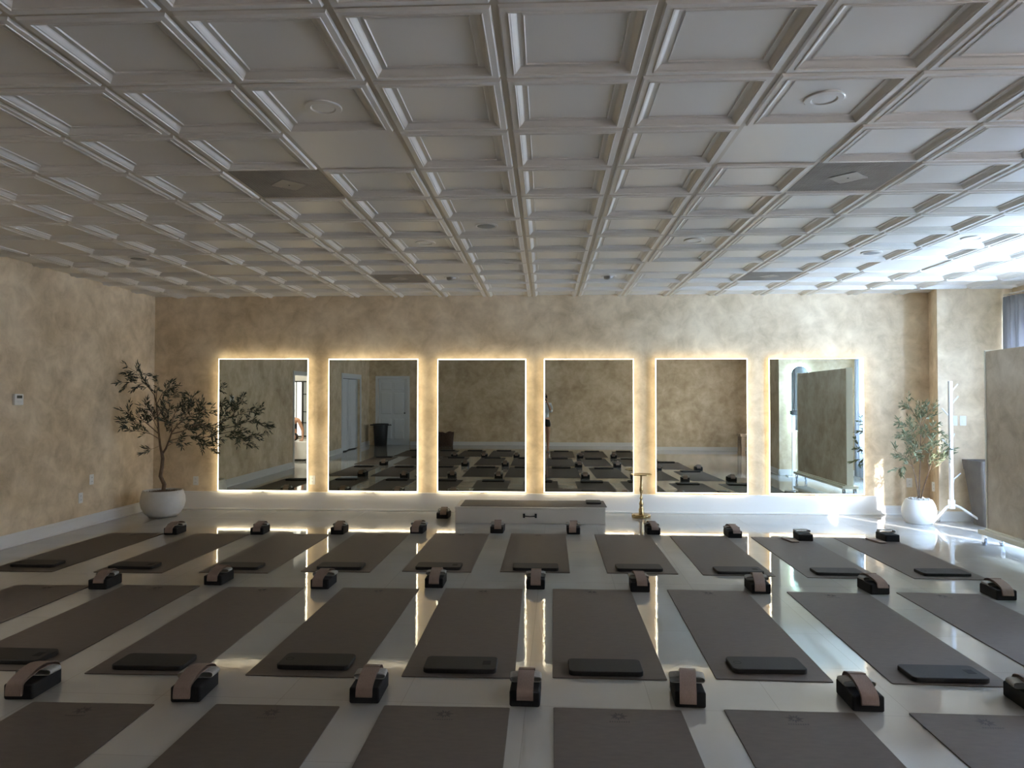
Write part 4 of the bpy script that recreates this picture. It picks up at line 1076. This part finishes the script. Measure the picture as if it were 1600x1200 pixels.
# photographer, standing behind the camera with the phone held up at the lens point
t = empty('photographer', (-0.045, -0.36, 0)); tag(t, 'person in a pale shirt and black shorts photographing, reflected at the fourth mirror', 'person')
pts = [((0, 0, .86), (.145, .10))]; ed = []
sp = chain(pts, ed, 0, [((0, 0, 1.0), (.118, .085)), ((0, .0, 1.15), (.135, .092)), ((0, 0.0, 1.28), (.135, .085)), ((0, .01, 1.355), (.060, .055)), ((0, .02, 1.40), (.048, .048)), ((0, .03, 1.45), (.062, .072)), ((0, .035, 1.52), (.074, .092)), ((0, .03, 1.585), (.055, .070))])
nk = 3
# nose and ears are small side branches of the head
chain(pts, ed, 7, [((0, .125, 1.500), .012)])
for s in (-1, 1): chain(pts, ed, 7, [((s * .080, .02, 1.51), (.008, .016))])
for s in (-1, 1):
    chain(pts, ed, nk, [((s * .155, 0, 1.30), .050)])
    e = chain(pts, ed, len(pts) - 1, [((s * .195, .03, 1.17), .040), ((s * .190, .09, 1.09), .036), ((s * .14, .19, 1.22), .030), ((s * .085, .275, 1.35), .024)])
    hand(pts, ed, e, (s * .075, .285, 1.375), (-s * .25, .28, .9), (-s * 1, .1, -.2) if False else (-s * .6, -.4, .3), (s * .9, .2, .1), .8, .95)
for s in (-1, 1):
    chain(pts, ed, 0, [((s * .085, 0, .76), .088), ((s * .095, .005, .60), .074), ((s * .10, .01, .46), .052), ((s * .10, 0, .32), .052), ((s * .10, -.005, .16), .036), ((s * .10, -.01, .075), .033), ((s * .105, .05, .045), .034), ((s * .108, .13, .026), .024)])
skin_mesh('body', pts, ed, 0, M['skin'], t)
face_bits((0, .035, 1.50), t, 1)
p2 = [((0, 0, .90), (.150, .108))]; e2 = []
chain(p2, e2, 0, [((0, 0, 1.0), (.130, .098)), ((0, 0, 1.15), (.146, .104)), ((0, 0, 1.28), (.146, .097)), ((0, .01, 1.35), (.068, .062))])
for s in (-1, 1): chain(p2, e2, 3, [((s * .158, 0, 1.30), .060), ((s * .195, .03, 1.17), .052), ((s * .190, .088, 1.095), .046), ((s * .163, .145, 1.16), .040)])
skin_mesh('shirt', p2, e2, 0, M['shirt'], t)
p2 = [((0, 0, .88), (.155, .112))]; e2 = []
chain(p2, e2, 0, [((0, 0, .95), (.135, .10))])
for s in (-1, 1): chain(p2, e2, 0, [((s * .086, 0, .77), .100), ((s * .095, .005, .64), .090)])
skin_mesh('shorts', p2, e2, 0, M['blackcloth'], t)
p2 = [((0, .0, 1.60), (.066, .075))]; e2 = []
chain(p2, e2, 0, [((0, -.025, 1.54), (.083, .075)), ((0, -.045, 1.47), (.072, .045)), ((0, -.05, 1.41), (.045, .03))])
skin_mesh('hair', p2, e2, 0, M['hair'], t)
for s in (-1, 1):
    MB().prism([(x * .095 + s * .106, y * .25 + .045) for x, y in rrect(1, 1, .45, 5)], 0.0, .022).build('sandal', M['shoe'], t, bevel=.004)
t = empty('phone', (0.0, -0.045, 1.475)); tag(t, 'dark phone held up by the photographer', 'phone')
MB().prism(rrect(.074, .150, .010, 4), -.004, .004, 'y').build('phone_body', M['screen'], t, bevel=.002)
b = MB(); b.lathe([(.007, 0), (.007, .002), (.001, .002)], 12); o = b.build('camera_lens', M['blackplastic'], t); o.location = (-.018, .004, .055); o.rotation_euler = (R(-90), 0, 0)

# person sitting on the bench of the side room
t = empty('seated_person', (-6.12, 2.32, 0)); tag(t, 'seated person with bare arms and black clothes, glimpsed through the doorway in the first mirror', 'person')
pts = [((0, 0, .56), (.145, .11))]; ed = []
chain(pts, ed, 0, [((0, 0, .70), (.115, .085)), ((0, .01, .84), (.130, .09)), ((0, .02, .96), (.130, .082)), ((0, .03, 1.03), (.056, .052)), ((0, .04, 1.08), .046), ((0, .055, 1.14), (.060, .070)), ((0, .06, 1.21), (.072, .088)), ((0, .055, 1.27), (.052, .066))])
chain(pts, ed, 7, [((0, .148, 1.19), .012)])
for s in (-1, 1): chain(pts, ed, 7, [((s * .078, .05, 1.20), (.008, .016))])
for s in (-1, 1):
    e = chain(pts, ed, 3, [((s * .165, .02, .98), .052), ((s * .225, .02, .84), .044), ((s * .27, .02, .72), .037), ((s * .28, .05, .61), .030), ((s * .285, .07, .53), .024)])
    hand(pts, ed, e, (s * .287, .08, .50), (s * .1, 1, -.10), (-s, 0, .1), (0, 0, 1), .25, .95)
    chain(pts, ed, 0, [((s * .095, .12, .565), .085), ((s * .11, .30, .565), .072), ((s * .115, .42, .555), .056), ((s * .115, .43, .36), .052), ((s * .115, .41, .18), .036), ((s * .115, .40, .08), .032), ((s * .118, .46, .045), .034), ((s * .12, .54, .026), .024)])
skin_mesh('body', pts, ed, 0, M['skin'], t)
face_bits((0, .06, 1.19), t, 1)
p2 = [((0, 0, .60), (.15, .12))]; e2 = []
chain(p2, e2, 0, [((0, 0, .72), (.127, .098)), ((0, .01, .85), (.140, .10)), ((0, .02, .96), (.135, .092))])
skin_mesh('top', p2, e2, 0, M['blackcloth'], t)
p2 = [((0, .02, .57), (.155, .118))]; e2 = []
for s in (-1, 1): chain(p2, e2, 0, [((s * .097, .13, .568), .097), ((s * .11, .27, .568), .086)])
skin_mesh('shorts', p2, e2, 0, M['blackcloth'], t)
p2 = [((0, .035, 1.285), (.062, .07))]; e2 = []
chain(p2, e2, 0, [((0, .0, 1.22), (.080, .07)), ((0, -.03, 1.14), (.065, .04)), ((0, -.04, 1.02), (.04, .03))])
skin_mesh('hair', p2, e2, 0, M['hair'], t)
